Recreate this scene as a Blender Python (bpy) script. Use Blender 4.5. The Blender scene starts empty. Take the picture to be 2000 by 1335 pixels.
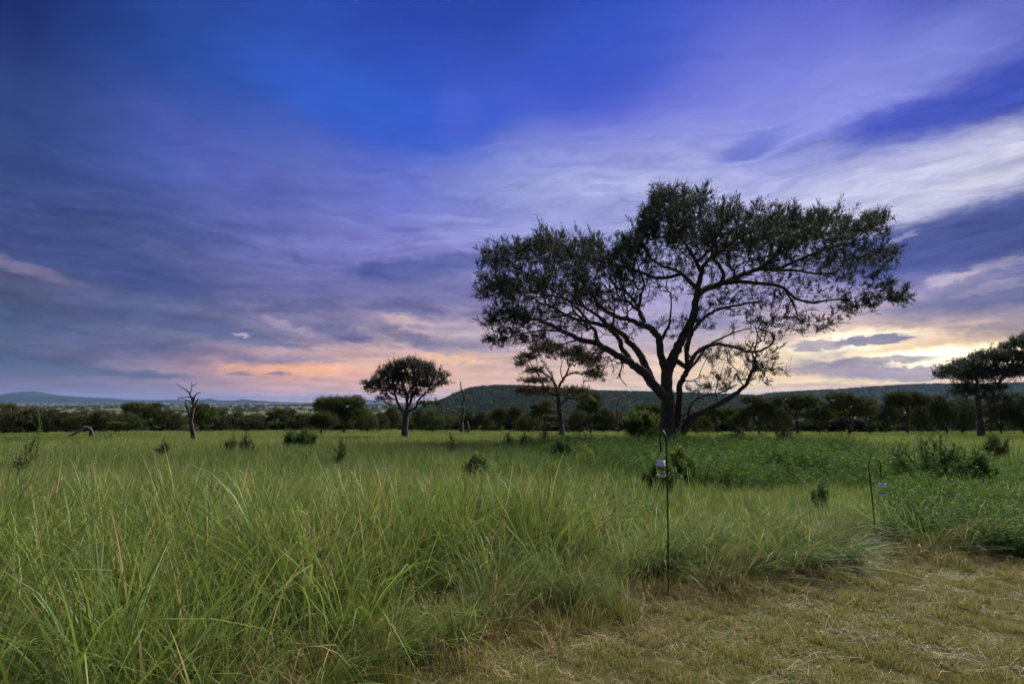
import bpy, math, random
import numpy as np
from mathutils import Vector
R = math.radians
COL = bpy.context.scene.collection

# ---------------------------------------------------------------- camera
EYE, PITCH, F = 1.75, R(6.0), 1111.0
sc = bpy.context.scene
cam = bpy.data.cameras.new('camera'); cam.lens = 20.0; cam.sensor_width = 36.0
cam.clip_start = 0.05; cam.clip_end = 60000
camo = bpy.data.objects.new('camera', cam); COL.objects.link(camo)
camo.location = (0, 0, EYE); camo.rotation_euler = (R(90) + PITCH, 0, 0)
sc.camera = camo
sc.view_settings.view_transform = 'Standard'; sc.view_settings.look = 'None'
sc.view_settings.exposure = 0.85; sc.view_settings.gamma = 1.0
sc.cycles.use_adaptive_sampling = True; sc.cycles.adaptive_threshold = 0.025; sc.cycles.adaptive_min_samples = 16
sc.cycles.max_bounces = 6; sc.cycles.diffuse_bounces = 3; sc.cycles.transparent_max_bounces = 16
sc.cycles.transmission_bounces = 6; sc.cycles.glossy_bounces = 2; sc.cycles.volume_bounces = 0
sc.cycles.caustics_refractive = False; sc.cycles.caustics_reflective = False

def direction(px, py):
    a, b = (px - 1000) / F, (667.5 - py) / F
    return (a, math.cos(PITCH) - b * math.sin(PITCH), math.sin(PITCH) + b * math.cos(PITCH))
def at(px, py, depth):                       # a point of the photo at a forward distance
    d = direction(px, py); k = depth / d[1]
    return (d[0] * k, depth, EYE + d[2] * k)
def azel(px, py):
    x, y, z = direction(px, py)
    return math.degrees(math.atan2(x, y)), math.degrees(math.atan2(z, math.hypot(x, y)))
def lin(c):
    return tuple((v / 255 / 12.92) if v <= 10 else ((v / 255 + 0.055) / 1.055) ** 2.4 for v in c)

# ---------------------------------------------------------------- world
SUN_AZ, SUN_EL = 37.0, 44.0
w = bpy.data.worlds.new('World'); sc.world = w; w.use_nodes = True
nt = w.node_tree; nt.nodes.clear()
class NT:
    def __init__(s, t): s.t = t
    def n(s, kind, **k):
        o = s.t.nodes.new(kind)
        for a, b in k.items(): setattr(o, a, b)
        return o
    def link(s, a, b): s.t.links.new(a, b)
    def val(s, sock, v):
        if hasattr(v, 'links') or isinstance(v, bpy.types.NodeSocket): s.link(v, sock)
        else: sock.default_value = v
    def math(s, op, a, b=0.0, c=None, clamp=False):
        o = s.n('ShaderNodeMath', operation=op, use_clamp=clamp)
        s.val(o.inputs[0], a); s.val(o.inputs[1], b)
        if c is not None: s.val(o.inputs[2], c)
        return o.outputs[0]
    def vmath(s, op, a, b=None, scale=None):
        o = s.n('ShaderNodeVectorMath', operation=op)
        s.val(o.inputs[0], a)
        if b is not None: s.val(o.inputs[1], b)
        if scale is not None: s.val(o.inputs[3], scale)
        return o.outputs['Value'] if op in ('LENGTH', 'DOT_PRODUCT') else o.outputs[0]
    def xyz(s, a, b, c=0.0):
        o = s.n('ShaderNodeCombineXYZ')
        for i, v in enumerate((a, b, c)): s.val(o.inputs[i], v)
        return o.outputs[0]
    def sep(s, v):
        o = s.n('ShaderNodeSeparateXYZ'); s.link(v, o.inputs[0]); return o.outputs
    def noise(s, vec, scale, detail=4, rough=0.55, out='Fac', dist=0.0):
        o = s.n('ShaderNodeTexNoise'); s.val(o.inputs['Vector'], vec)
        o.inputs['Scale'].default_value = scale; o.inputs['Detail'].default_value = detail
        o.inputs['Roughness'].default_value = rough; o.inputs['Distortion'].default_value = dist
        return o.outputs[out]
    def smooth(s, v, a, b, lo=0.0, hi=1.0, kind='SMOOTHSTEP'):
        o = s.n('ShaderNodeMapRange', interpolation_type=kind)
        s.val(o.inputs[0], v)
        for i, q in enumerate((a, b, lo, hi)): s.val(o.inputs[i + 1], q)
        return o.outputs[0]
    def mix(s, f, a, b, blend='MIX'):
        o = s.n('ShaderNodeMix', data_type='RGBA', blend_type=blend)
        s.val(o.inputs[0], f)
        for i, v in ((6, a), (7, b)):
            s.val(o.inputs[i], v if not isinstance(v, tuple) or len(v) == 4 else (*v, 1))
        return o.outputs[2]
    def ramp(s, f, stops, interp='LINEAR'):
        o = s.n('ShaderNodeValToRGB'); s.val(o.inputs[0], f)
        cr = o.color_ramp; cr.interpolation = interp
        while len(cr.elements) < len(stops): cr.elements.new(0.5)
        for e, (p, c) in zip(cr.elements, stops): e.position = p; 
        for e, (p, c) in zip(cr.elements, stops): e.position = p; e.color = (*c[:3], 1)
        return o.outputs[0]

N = NT(nt)
tc = N.n('ShaderNodeTexCoord'); gen = N.vmath('NORMALIZE', tc.outputs['Generated'])
gx, gy, gz = N.sep(gen)
AZ = N.math('MULTIPLY', N.math('ARCTAN2', gx, gy), 57.29578)
EL = N.math('MULTIPLY', N.math('ARCSINE', gz), 57.29578)
AE = N.xyz(AZ, EL)
# cloud deck seen in perspective: horizontal streaks crowd together towards the horizon
dk = N.math('ADD', N.math('MAXIMUM', gz, 0.0), 0.07)
deck = N.xyz(N.math('DIVIDE', gx, dk), N.math('DIVIDE', gy, dk))
flat = N.xyz(N.math('MULTIPLY', AZ, 0.35), EL)               # stretched along the horizon
wn = N.vmath('SUBTRACT', N.noise(N.vmath('SCALE', flat, scale=0.16), 1.0, 5, 0.55, 'Color'), (0.5, 0.5, 0.5))
wn2 = N.vmath('SUBTRACT', N.noise(N.vmath('SCALE', flat, scale=0.6), 1.0, 4, 0.55, 'Color'), (0.5, 0.5, 0.5))
lowk = N.smooth(EL, 2.0, 16.0, 0.4, 1.0)
wv = N.vmath('MULTIPLY', wn, N.xyz(9.0, N.math('MULTIPLY', 5.0, lowk)))
wv2 = N.vmath('MULTIPLY', wn2, N.xyz(3.0, N.math('MULTIPLY', 1.6, lowk)))
AEW = N.vmath('ADD', N.vmath('ADD', AE, wv), wv2)
wx, wy, _ = N.sep(AEW)
af = N.math('ADD', N.math('MULTIPLY', wx, 1 / 360.0), 0.5)
AZS = [-180, -90, -42, -32, -22, -11, 0, 11, 22, 32, 42, 90, 180]
back, side = (96, 104, 140), (92, 98, 138)
ROWS = [
 (0,  [(112,116,148),(135,127,150),(185,155,162),(212,174,158),(224,184,156),(230,196,158),(232,200,150),(230,196,150),(225,190,160)]),
 (3,  [(88,98,132),(134,124,152),(214,164,150),(222,174,154),(226,186,162),(226,194,170),(236,206,166),(236,206,172),(226,196,168)]),
 (6,  [(80,95,132),(102,108,144),(142,134,162),(190,168,174),(182,164,178),(184,170,186),(192,176,186),(214,192,188),(165,152,170)]),
 (10, [(66,78,116),(84,92,140),(104,106,160),(112,110,162),(142,132,172),(165,155,196),(166,156,200),(150,142,186),(132,130,175)]),
 (15, [(60,76,130),(76,88,148),(104,108,176),(130,130,200),(145,148,210),(155,160,215),(160,162,215),(128,130,192),(84,96,155)]),
 (21, [(50,72,132),(74,92,170),(94,106,182),(106,116,203),(146,154,213),(165,170,220),(174,178,226),(140,144,214),(110,115,190)]),
 (28, [(26,46,108),(42,78,162),(50,86,184),(48,86,198),(72,94,206),(98,108,214),(122,128,220),(126,132,222),(84,98,190)]),
 (36, [(24,42,104),(38,68,152),(42,76,174),(40,68,172),(40,68,168),(45,76,184),(62,82,194),(72,84,200),(60,74,170)]),
 (60, [(40,60,140)] * 9),
]
colr = None
for i, (e, cs) in enumerate(ROWS):
    full = [back, side] + cs + [side, back]
    if e >= 28: full = [(60, 80, 150), (44, 66, 140)] + cs + [(60, 78, 160), (60, 80, 150)]
    r_ = N.ramp(af, [((a + 180) / 360.0, lin(c)) for a, c in zip(AZS, full)], 'EASE' if 0 else 'LINEAR')
    if colr is None: colr = r_
    else: colr = N.mix(N.smooth(wy, ROWS[i - 1][0], e, kind='LINEAR'), colr, r_)

AEB = N.vmath('ADD', N.vmath('ADD', AE, N.vmath('SCALE', wv, scale=0.28)), N.vmath('SCALE', wv2, scale=0.8))
wn3 = N.vmath('SUBTRACT', N.noise(N.vmath('SCALE', N.xyz(N.math('MULTIPLY', AZ, 0.4), EL), scale=2.2), 1.0, 3, 0.6, 'Color'), (0.5, 0.5, 0.5))
AEB = N.vmath('ADD', AEB, N.vmath('MULTIPLY', wn3, (2.2, 1.1, 0)))
def blob(px, py, sx, sy, rot, c, k=1.0, soft=0.75, hdr=1.0):
    """one elongated cloud: centre, half extents and tilt given where the photo shows it, kept as angles on the sky"""
    global colr
    a0, e0 = azel(px, py); a1, _ = azel(px + 10, py); _, e1 = azel(px, py - 10)
    kx, ky = (a1 - a0) / 10, (e1 - e0) / 10
    m = N.n('ShaderNodeMapping', vector_type='TEXTURE')
    q = N.n('ShaderNodeVectorMath', operation='MULTIPLY_ADD')      # keeps the node stack short: each cloud waits for the one before
    N.link(colr, q.inputs[0]); q.inputs[1].default_value = (1e-6, 1e-6, 1e-6); N.link(AEB, q.inputs[2])
    N.link(q.outputs[0], m.inputs[0]); m.inputs['Location'].default_value = (a0, e0, 0)
    m.inputs['Rotation'].default_value = (0, 0, R(rot)); m.inputs['Scale'].default_value = (1.32 * sx * kx, 1.35 * sy * ky, 1)
    f = N.smooth(N.vmath('LENGTH', m.outputs[0]), 1.0, 1.0 - soft * .82, 0.0, k)
    colr = N.mix(f, colr, tuple(v * hdr for v in lin(c)))
BLOBS = [
 # upper right: dark blue gap, bright veil below it, second dark bank
 (1700,180,330,85,14,(140,146,226),.55,.9), (1830,240,330,66,13,(66,84,186),1.0,.7), (1650,275,170,38,10,(72,86,190),.75,.8),
 (1980,235,150,44,14,(56,74,168),.85,.8), (1470,285,90,26,12,(98,112,204),.7,.9), (1800,362,520,74,8,(205,205,230),.9,.85),
 (1640,360,250,60,8,(184,186,224),.7,.9), (1960,335,160,40,8,(212,212,230),.5,.9), (1560,330,120,40,20,(176,180,224),.5,.9),
 (1850,470,270,55,4,(72,86,150),.92,.6), (1990,440,160,50,6,(66,78,138),.8,.7), (1780,530,160,40,4,(84,94,158),.6,.9),
 (1905,590,250,42,6,(96,102,148),.8,.8), (1990,640,120,26,4,(104,106,146),.7,.8), (1940,520,110,10,12,(172,164,190),.7,.8),
 (1860,545,50,10,10,(190,178,196),.6,.8), (1755,463,45,6,14,(160,160,204),.6,.8), (1950,560,90,8,8,(160,152,182),.5,.8),
 # blue gap in the middle top and its violet rims
 (720,215,260,75,-14,(50,94,204),.8,.9), (900,240,130,50,5,(50,90,206),.6,.9), (1180,110,220,110,10,(44,82,198),.6,.9),
 (420,300,200,60,-28,(84,92,178),.45,.9), (890,230,50,60,60,(92,104,212),.35,.9),
 # left banks
 (190,505,260,48,-14,(66,80,138),.85,.7), (90,440,150,40,-20,(62,76,132),.6,.8), (50,560,130,40,-12,(92,98,136),.8,.5), (60,565,140,46,-8,(82,86,120),.8,.6), (50,520,125,15,-15,(126,122,156),.7,.9),
 (20,585,150,28,-4,(66,76,112),.7,.8), (300,615,210,24,-10,(86,96,142),.75,.8), (420,640,150,18,-8,(88,96,140),.7,.8),
 (250,665,200,18,-3,(94,100,142),.6,.8), (60,620,160,30,0,(72,88,126),.6,.9), (130,722,190,15,-4,(88,100,134),.8,.8), (300,733,90,8,-2,(92,102,134),.8,.8),
 (60,700,160,14,-3,(78,94,128),.6,.8),
 (790,530,110,24,2,(86,96,160),.9,.7), (900,515,110,20,4,(88,98,160),.7,.8), (870,560,110,26,-4,(112,112,165),.6,.9),
 (780,603,85,13,-4,(104,104,150),.85,.7), (640,620,90,14,-4,(118,114,162),.5,.9), (620,645,120,15,-6,(112,110,154),.8,.8), (690,662,34,9,4,(112,112,150),.8,.6),
 (800,632,60,15,-12,(205,178,184),.8,.8), (570,640,80,8,-14,(186,168,188),.55,.8), (545,672,90,6,-2,(104,112,150),.8,.8), (800,660,90,14,-16,(126,120,150),.8,.7), (880,670,100,14,-2,(138,130,160),.7,.8),
 (900,640,80,10,2,(160,148,176),.6,.9), (560,700,140,9,-2,(142,134,162),.7,.8), (470,652,20,4,0,(196,178,196),.7,.8),
 # low orange light
 (600,722,110,16,1,(250,184,138),.85,.9), (480,722,60,14,0,(246,180,140),.6,.9), (730,715,90,12,2,(240,190,160),.5,.9), (545,729,22,3.5,0,(134,124,150),.9,.5), (470,728,28,4,0,(120,120,152),.8,.6),
 (640,737,60,3.5,0,(150,134,156),.8,.7), (900,700,130,10,0,(244,196,156),.7,.9), (700,740,160,12,0,(226,172,150),.5,.9), (450,775,500,6,0,(120,124,156),.6,.8),
 # glow round the hidden sun and the bars in front of it
 (1780,705,480,85,0,(248,212,160),.7,1.0), (1850,697,230,20,1,(255,244,200),1.0,.8,1.9), (1640,670,150,20,4,(255,242,210),1.0,.9,1.4), (1600,700,90,24,0,(250,232,200),.7,.9),
 (1700,664,80,9,2,(128,124,152),.95,.5), (1590,674,60,11,0,(140,132,154),.85,.6), (1700,705,130,9,1,(158,144,158),.9,.6), (1800,728,190,15,1,(164,150,160),.92,.6), (1640,722,110,10,-1,(160,146,160),.8,.7),
 (1780,745,130,4,0,(250,218,158),.9,.8), (1560,745,150,5,0,(248,222,168),.8,.8), (1640,752,160,4,0,(200,172,150),.6,.8), (1480,700,60,30,0,(248,226,190),.5,1.0), (1480,770,240,6,0,(196,172,160),.5,.9),
 (1330,600,200,60,6,(168,162,205),.35,.9), (1185,370,50,8,-2,(132,136,196),.6,.8), (1390,395,80,14,0,(190,192,228),.4,.9), (760,440,60,8,-10,(112,114,190),.6,.8), (900,440,90,30,-8,(148,152,214),.5,.9),
]
for b in BLOBS: blob(*b)
# broken low cloud: grey violet patches with paler gaps between them
cn = N.noise(N.vmath('ADD', N.xyz(N.math('MULTIPLY', AZ, 0.075), N.math('MULTIPLY', EL, 0.42)), N.vmath('SCALE', wn2, scale=1.4)), 1.0, 8, 0.62)
cm = N.math('MULTIPLY', N.smooth(EL, 1.6, 3.6), N.math('MAXIMUM', N.smooth(EL, 14.0, 8.0), N.math('MULTIPLY', N.smooth(EL, 23.0, 14.0), N.smooth(AZ, -4.0, -22.0, 0, .8))))
dark = N.vmath('MULTIPLY', colr, (0.60, 0.64, 0.80)); pale = N.vmath('MULTIPLY', colr, (1.22, 1.18, 1.10))
colr = N.mix(N.math('MULTIPLY', N.smooth(cn, 0.50, 0.44), N.math('MULTIPLY', cm, 0.55)), colr, pale)
colr = N.mix(N.math('MULTIPLY', N.smooth(cn, 0.50, 0.62), N.math('MULTIPLY', cm, N.smooth(AZ, -40.0, -10.0, 0.55, 0.8))), colr, dark)
# wisps drawn out along the veil on the right and centre
ws = N.n('ShaderNodeMapping'); N.link(AEW, ws.inputs[0]); ws.inputs['Rotation'].default_value = (0, 0, R(-14)); ws.inputs['Scale'].default_value = (.10, .75, 1)
wf = N.noise(ws.outputs[0], 1.0, 8, .66, dist=.5)
wk = N.math('MULTIPLY', N.math('MULTIPLY', N.smooth(EL, 8.0, 13.0), N.smooth(EL, 30.0, 20.0)), N.smooth(AZ, -24.0, 4.0, .35, 1.0))
wm = N.math('ADD', 1.0, N.math('MULTIPLY', N.math('MULTIPLY', N.math('SUBTRACT', wf, .5), 1.5), wk))
colr = N.vmath('MULTIPLY', colr, N.xyz(wm, wm, N.math('ADD', N.math('MULTIPLY', wm, .55), .45)))
# fine streaks
s1 = N.noise(deck, 1.3, 6, 0.6, dist=0.3)
s2 = N.noise(N.vmath('MULTIPLY', AEW, (0.25, 1.3, 1)), 1.0, 5, 0.6)
amp = N.math('MULTIPLY', N.smooth(EL, 26.0, 9.0, 0.36, 0.85), 1.0)
sv = N.math('ADD', N.math('MULTIPLY', N.math('SUBTRACT', s1, 0.5), 0.8), N.math('MULTIPLY', N.math('SUBTRACT', s2, 0.5), 0.9))
mul = N.math('ADD', 1.0, N.math('MULTIPLY', sv, amp))
colr = N.vmath('MULTIPLY', colr, N.xyz(mul, mul, N.math('ADD', N.math('MULTIPLY', N.math('SUBTRACT', mul, 1.0), 0.8), 1.0)))
bg = N.n('ShaderNodeBackground'); N.link(colr, bg.inputs[0]); bg.inputs[1].default_value = 0.555
sky = N.n('ShaderNodeTexSky', sky_type='NISHITA', sun_disc=False)
sky.sun_elevation = R(SUN_EL); sky.sun_rotation = R(SUN_AZ)
bg2 = N.n('ShaderNodeBackground'); N.link(sky.outputs[0], bg2.inputs[0]); bg2.inputs[1].default_value = 0.0
add = N.n('ShaderNodeAddShader'); N.link(bg.outputs[0], add.inputs[0]); N.link(bg2.outputs[0], add.inputs[1])
out = N.n('ShaderNodeOutputWorld'); N.link(add.outputs[0], out.inputs[0])
w.cycles.sampling_method = 'MANUAL'; w.cycles.sample_map_resolution = 512

# ---------------------------------------------------------------- sun behind thin cloud
sun = bpy.data.lights.new('sun', 'SUN'); sun.energy = 4.4; sun.angle = R(40); sun.color = (1.0, 0.95, 0.86)
suno = bpy.data.objects.new('sun', sun); COL.objects.link(suno)
sd = Vector((math.sin(R(SUN_AZ)) * math.cos(R(SUN_EL)), math.cos(R(SUN_AZ)) * math.cos(R(SUN_EL)), math.sin(R(SUN_EL))))
suno.rotation_euler = sd.to_track_quat('Z', 'Y').to_euler(); suno.location = sd * 50

# ---------------------------------------------------------------- materials
def material(name):
    m = bpy.data.materials.new(name); m.use_nodes = True; m.node_tree.nodes.clear()
    return m, NT(m.node_tree)
def finish(n, shader, disp=None):
    o = n.n('ShaderNodeOutputMaterial'); n.link(shader, o.inputs[0])
def attr(n, name, out='Fac'):
    a = n.n('ShaderNodeAttribute', attribute_name=name); return a.outputs[out]
def world_pos(n): return n.n('ShaderNodeNewGeometry').outputs['Position']
def leafy(name, dark, light, dry=None, dryk=0.0, trans=0.35, patch=0.0, rough=0.6, patch_cols=None, inst=True, spec=0.25):
    """foliage: leaf colour varies per leaf, per tuft and in broad drifts over the ground"""
    m, n = material(name)
    f = attr(n, 'tone')
    if inst:
        rnd = n.n('ShaderNodeObjectInfo').outputs['Random']
        f = n.math('ADD', n.math('MULTIPLY', f, 0.6), n.math('MULTIPLY', rnd, 0.4))
    c = n.mix(f, lin(dark), lin(light))
    if patch_cols:
        p = world_pos(n)
        for (sc_, th, soft, col, k) in patch_cols:
            v = n.noise(n.vmath('MULTIPLY', p, (sc_, sc_ * 1.8, 0)), 1.0, 3, 0.6)
            c = n.mix(n.smooth(v, th, th + soft, 0.0, k), c, lin(col))
    if dry is not None:
        g = attr(n, 'dry')
        c = n.mix(n.smooth(g, 1.0 - dryk, 1.0 - dryk + 0.03), c, lin(dry))
    d = n.n('ShaderNodeBsdfPrincipled'); n.link(c, d.inputs['Base Color']); d.inputs['Roughness'].default_value = rough
    d.inputs['Specular IOR Level'].default_value = spec
    t = n.n('ShaderNodeBsdfTranslucent'); n.link(c, t.inputs[0])
    x = n.n('ShaderNodeMixShader'); x.inputs[0].default_value = trans
    n.link(d.outputs[0], x.inputs[1]); n.link(t.outputs[0], x.inputs[2])
    finish(n, x.outputs[0]); return m
def bark(name, a, b, scale=6.0, bump=0.6):
    m, n = material(name)
    p = n.n('ShaderNodeTexCoord').outputs['Object']
    v = n.noise(n.vmath('MULTIPLY', p, (scale, scale, scale * 0.22)), 1.0, 6, 0.65, dist=0.6)
    c = n.ramp(v, [(0.3, lin(a)), (0.7, lin(b))])
    d = n.n('ShaderNodeBsdfPrincipled'); n.link(c, d.inputs['Base Color']); d.inputs['Roughness'].default_value = 0.9
    bp = n.n('ShaderNodeBump'); bp.inputs['Strength'].default_value = bump; bp.inputs['Distance'].default_value = 0.06
    n.link(v, bp.inputs['Height']); n.link(bp.outputs[0], d.inputs['Normal'])
    finish(n, d.outputs[0]); return m
def plain(name, c, rough=0.5, metal=0.0, **k):
    m, n = material(name)
    d = n.n('ShaderNodeBsdfPrincipled'); d.inputs['Base Color'].default_value = (*lin(c), 1)
    v = n.noise(n.n('ShaderNodeTexCoord').outputs['Object'], 60.0, 3, 0.6)
    n.link(n.smooth(v, 0.3, 0.7, rough * 0.8, min(1, rough * 1.2)), d.inputs['Roughness'])
    d.inputs['Metallic'].default_value = metal
    for a, b in k.items(): d.inputs[a.replace('_', ' ')].default_value = b
    finish(n, d.outputs[0]); return m

# ---------------------------------------------------------------- tags and meshes
def tag(o, label=None, cat=None, group=None, kind=None):
    if label: o['label'] = label
    if cat: o['category'] = cat
    if group: o['group'] = group
    if kind: o['kind'] = kind
    return o
def mesh_np(name, V, faces, mat=None, smooth=False, attrs=None, k=None):
    """faces: (n,k) int array, or list of such arrays"""
    me = bpy.data.meshes.new(name)
    V = np.asarray(V, np.float32).reshape(-1, 3)
    fl = [np.asarray(f, np.int32) for f in (faces if isinstance(faces, list) else [faces]) if len(f)]
    tot = sum(len(f) for f in fl)
    loops = np.concatenate([f.ravel() for f in fl]); sizes = np.concatenate([np.full(len(f), f.shape[1], np.int32) for f in fl])
    starts = np.concatenate([[0], np.cumsum(sizes)[:-1]]).astype(np.int32)
    me.vertices.add(len(V)); me.vertices.foreach_set('co', V.ravel())
    me.loops.add(len(loops)); me.loops.foreach_set('vertex_index', loops)
    me.polygons.add(tot); me.polygons.foreach_set('loop_start', starts); me.polygons.foreach_set('loop_total', sizes)
    if smooth: me.polygons.foreach_set('use_smooth', np.ones(tot, bool))
    for a, v in (attrs or {}).items():
        at_ = me.attributes.new(a, 'FLOAT', 'POINT'); at_.data.foreach_set('value', np.asarray(v, np.float32))
    me.update(calc_edges=True)
    if mat: me.materials.append(mat)
    return me
def link(name, me, parent=None, loc=None):
    o = bpy.data.objects.new(name, me); COL.objects.link(o)
    if parent: o.parent = parent
    if loc is not None: o.location = loc
    return o
def empty(name, loc, rz=0.0, s=1.0):
    o = bpy.data.objects.new(name, None); COL.objects.link(o); o.empty_display_size = 0.3
    o.location = loc; o.rotation_euler = (0, 0, rz); o.scale = (s, s, s); return o

# ---------------------------------------------------------------- terrain
def sstep(a, b, x):
    t = np.clip((x - a) / (b - a), 0, 1); return t * t * (3 - 2 * t)
def G(x, y):
    """height of the ground: near meadow level, falling gently to the wood, then down into the valley"""
    x = np.asarray(x, float); y = np.asarray(y, float)
    d = np.hypot(x * 0.35, np.maximum(y, 0)) 
    z = -0.044 * np.maximum(d - 18, 0) * (d < 100) + (d >= 100) * (-0.044 * 82)
    z = z - (d > 100) * (0.044 * np.minimum(d - 100, 460))
    z = z + 0.05 * np.sin(x * 0.31 + 1.3) * np.sin(y * 0.23) * sstep(8, 20, d) + 0.25 * np.sin(x * 0.05) * np.sin(y * 0.037 + 2) * sstep(40, 90, d)
    z = z + 3.0 * np.sin(x * 0.0021 + 0.7) * np.sin(y * 0.0016) * sstep(400, 1500, d) + sstep(5000, 11000, d) * 13
    return z
def g1(x, y): return float(G(x, y))
def edge_y(x):
    """where the mown clearing meets the long grass"""
    xs = [-3.2, -0.9, -0.3, 0.2, 0.85, 1.2, 1.7, 2.1, 3.4, 4.2, 5.2, 6.5, 9]
    ys = [0.5, 3.7, 4.35, 4.75, 5.0, 5.3, 5.5, 5.6, 6.25, 6.75, 6.65, 6.3, 5.6]
    return np.interp(x, xs, ys) + 0.1 * np.sin(np.asarray(x) * 5.1) + 0.06 * np.sin(np.asarray(x) * 11.7)

az = np.concatenate([np.arange(-180, -60, 6), np.arange(-60, 60, 0.4), np.arange(60, 180, 6)])
rr = np.concatenate([[0.02], np.geomspace(0.6, 16000, 300)])
A_, R_ = np.meshgrid(np.radians(az), rr)
X_, Y_ = R_ * np.sin(A_), R_ * np.cos(A_)
Z_ = G(X_, Y_)
nr, na = X_.shape
idx = np.arange(nr * na).reshape(nr, na)
q = np.stack([idx[:-1], np.roll(idx, -1, 1)[:-1], np.roll(idx, -1, 1)[1:], idx[1:]], -1).reshape(-1, 4)
m, n = material('ground soil and thatch')
p = world_pos(n); px_, py_, pz_ = n.sep(p)
big = n.noise(n.vmath('MULTIPLY', p, (0.05, 0.09, 0)), 1.0, 4, 0.6)
fine = n.noise(p, 9.0, 6, 0.7)
mid = n.noise(p, 1.6, 4, 0.6)
near = n.ramp(fine, [(0.30, lin((34, 28, 18))), (0.5, lin((64, 56, 32))), (0.68, lin((94, 86, 48)))])
near = n.mix(n.smooth(mid, 0.42, 0.6, 0.15, 0.6), near, lin((78, 84, 42)))
soil = n.mix(n.smooth(fine, 0.3, 0.7), lin((32, 30, 18)), lin((66, 64, 34)))
field = n.ramp(big, [(0.3, lin((76, 92, 42))), (0.5, lin((92, 108, 48))), (0.7, lin((104, 112, 54)))])
plainv = n.noise(n.vmath('MULTIPLY', p, (0.004, 0.012, 0)), 1.0, 6, 0.65)
plainc = n.ramp(plainv, [(0.3, lin((58, 66, 40))), (0.5, lin((80, 86, 52))), (0.62, lin((96, 100, 62)))])
dist = n.vmath('LENGTH', p)
mown = attr(n, 'mown')
c = n.mix(mown, soil, near)
c = n.mix(n.smooth(dist, 18, 60), c, field)
c = n.mix(n.smooth(dist, 200, 700), c, plainc)
d = n.n('ShaderNodeBsdfPrincipled'); n.link(c, d.inputs['Base Color']); d.inputs['Roughness'].default_value = 0.95; d.inputs['Specular IOR Level'].default_value = 0.05
bp = n.n('ShaderNodeBump'); bp.inputs['Strength'].default_value = 0.7; bp.inputs['Distance'].default_value = 0.03
n.link(fine, bp.inputs['Height']); n.link(bp.outputs[0], d.inputs['Normal'])
finish(n, d.outputs[0]); M_ground = m
mownv = (1 - sstep(-0.1, 0.5, (Y_ - edge_y(X_)).ravel())) * 1.0
tag(link('ground', mesh_np('ground', np.stack([X_, Y_, Z_], -1), q, M_ground, True, {'mown': mownv})), kind='structure')

# hills: ridge lines given as (photo column, photo row) at a distance, with real depth behind them
def ridge(name, prof, dist_, depth, mat, rough=4.0, seed=1, foot=-30.0, nseg=None, steps=40):
    rg = np.random.default_rng(seed)
    cols = np.arange(prof[0][0], prof[-1][0] + 1, nseg or 6)
    rows = np.interp(cols, [p_[0] for p_ in prof], [p_[1] for p_ in prof])
    V = []; T = np.linspace(0, 1, steps)
    ph = rg.uniform(0, 6.28, 8)
    crest = []
    for c_, r_ in zip(cols, rows):
        dx, dy, dz = direction(c_, r_)
        for t in T:
            y = dist_ + (t - 0.55) * depth
            x = dx / dy * (dist_ + (t - 0.55) * depth * 0.8)
            top = EYE + dz / dy * dist_
            s = float(sstep(0, 0.55, t) if t <= 0.55 else 1 - sstep(0.6, 1.0, t) * 0.9)
            s = s ** 0.8
            z = foot + (top - foot) * s
            z += rough * s * (1 - s) * 2 * (math.sin(x * 0.011 + ph[0] + y * 0.004) + 0.6 * math.sin(x * 0.027 + ph[1] - y * 0.013) + 0.3 * math.sin(x * 0.06 + y * 0.05 + ph[2]))
            V.append((x, y, z))
    k, s_ = len(cols), len(T)
    ix = np.arange(k * s_).reshape(k, s_)
    f = np.stack([ix[:-1, :-1], ix[1:, :-1], ix[1:, 1:], ix[:-1, 1:]], -1).reshape(-1, 4)
    o = link(name, mesh_np(name, V, f, mat, True)); tag(o, kind='structure')
    return np.array(V).reshape(k, s_, 3)
m, n = material('hill scrub')
p = world_pos(n)
v1 = n.noise(p, 0.02, 6, 0.7); v2 = n.noise(p, 0.12, 4, 0.6)
c = n.mix(n.smooth(v2, 0.4, 0.62), lin((48, 58, 38)), lin((36, 47, 31)))
c = n.mix(n.smooth(v1, 0.5, 0.66), c, lin((50, 60, 36)))
d = n.n('ShaderNodeBsdfPrincipled'); n.link(c, d.inputs['Base Color']); d.inputs['Roughness'].default_value = 1; d.inputs['Specular IOR Level'].default_value = 0
finish(n, d.outputs[0]); M_hill = m
H1 = ridge('hill', [(820, 800), (862, 786), (890, 772), (915, 763), (950, 758), (1000, 757), (1060, 760), (1120, 766), (1200, 768), (1300, 771), (1400, 774), (1500, 778), (1560, 792), (1600, 800)], 1300, 900, M_hill, 3.5, 3, foot=-27)
H2 = ridge('hill', [(1380, 800), (1450, 782), (1500, 771), (1560, 767), (1650, 762), (1720, 757), (1800, 753), (1900, 752), (2000, 750), (2150, 752), (2300, 762), (2500, 790)], 2000, 1200, M_hill, 5, 5, foot=-30)
far_prof = [(-900, 792), (-700, 780), (-400, 776), (-200, 770), (-60, 775), (0, 771), (30, 766), (70, 764), (85, 767), (120, 772), (180, 776), (215, 777), (240, 780), (300, 781), (345, 780), (380, 781), (410, 778), (425, 781), (455, 782), (475, 779), (505, 782), (540, 784), (620, 786), (700, 787)]
M_near_hill = M_hill
m, n = material('far hill forest'); d = n.n('ShaderNodeBsdfPrincipled'); d.inputs['Roughness'].default_value = 1; d.inputs['Specular IOR Level'].default_value = 0
n.link(n.mix(n.smooth(n.noise(world_pos(n), .004, 5, .6), .4, .6), lin((24, 32, 26)), lin((44, 54, 40))), d.inputs['Base Color']); finish(n, d.outputs[0]); M_hill = m
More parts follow.
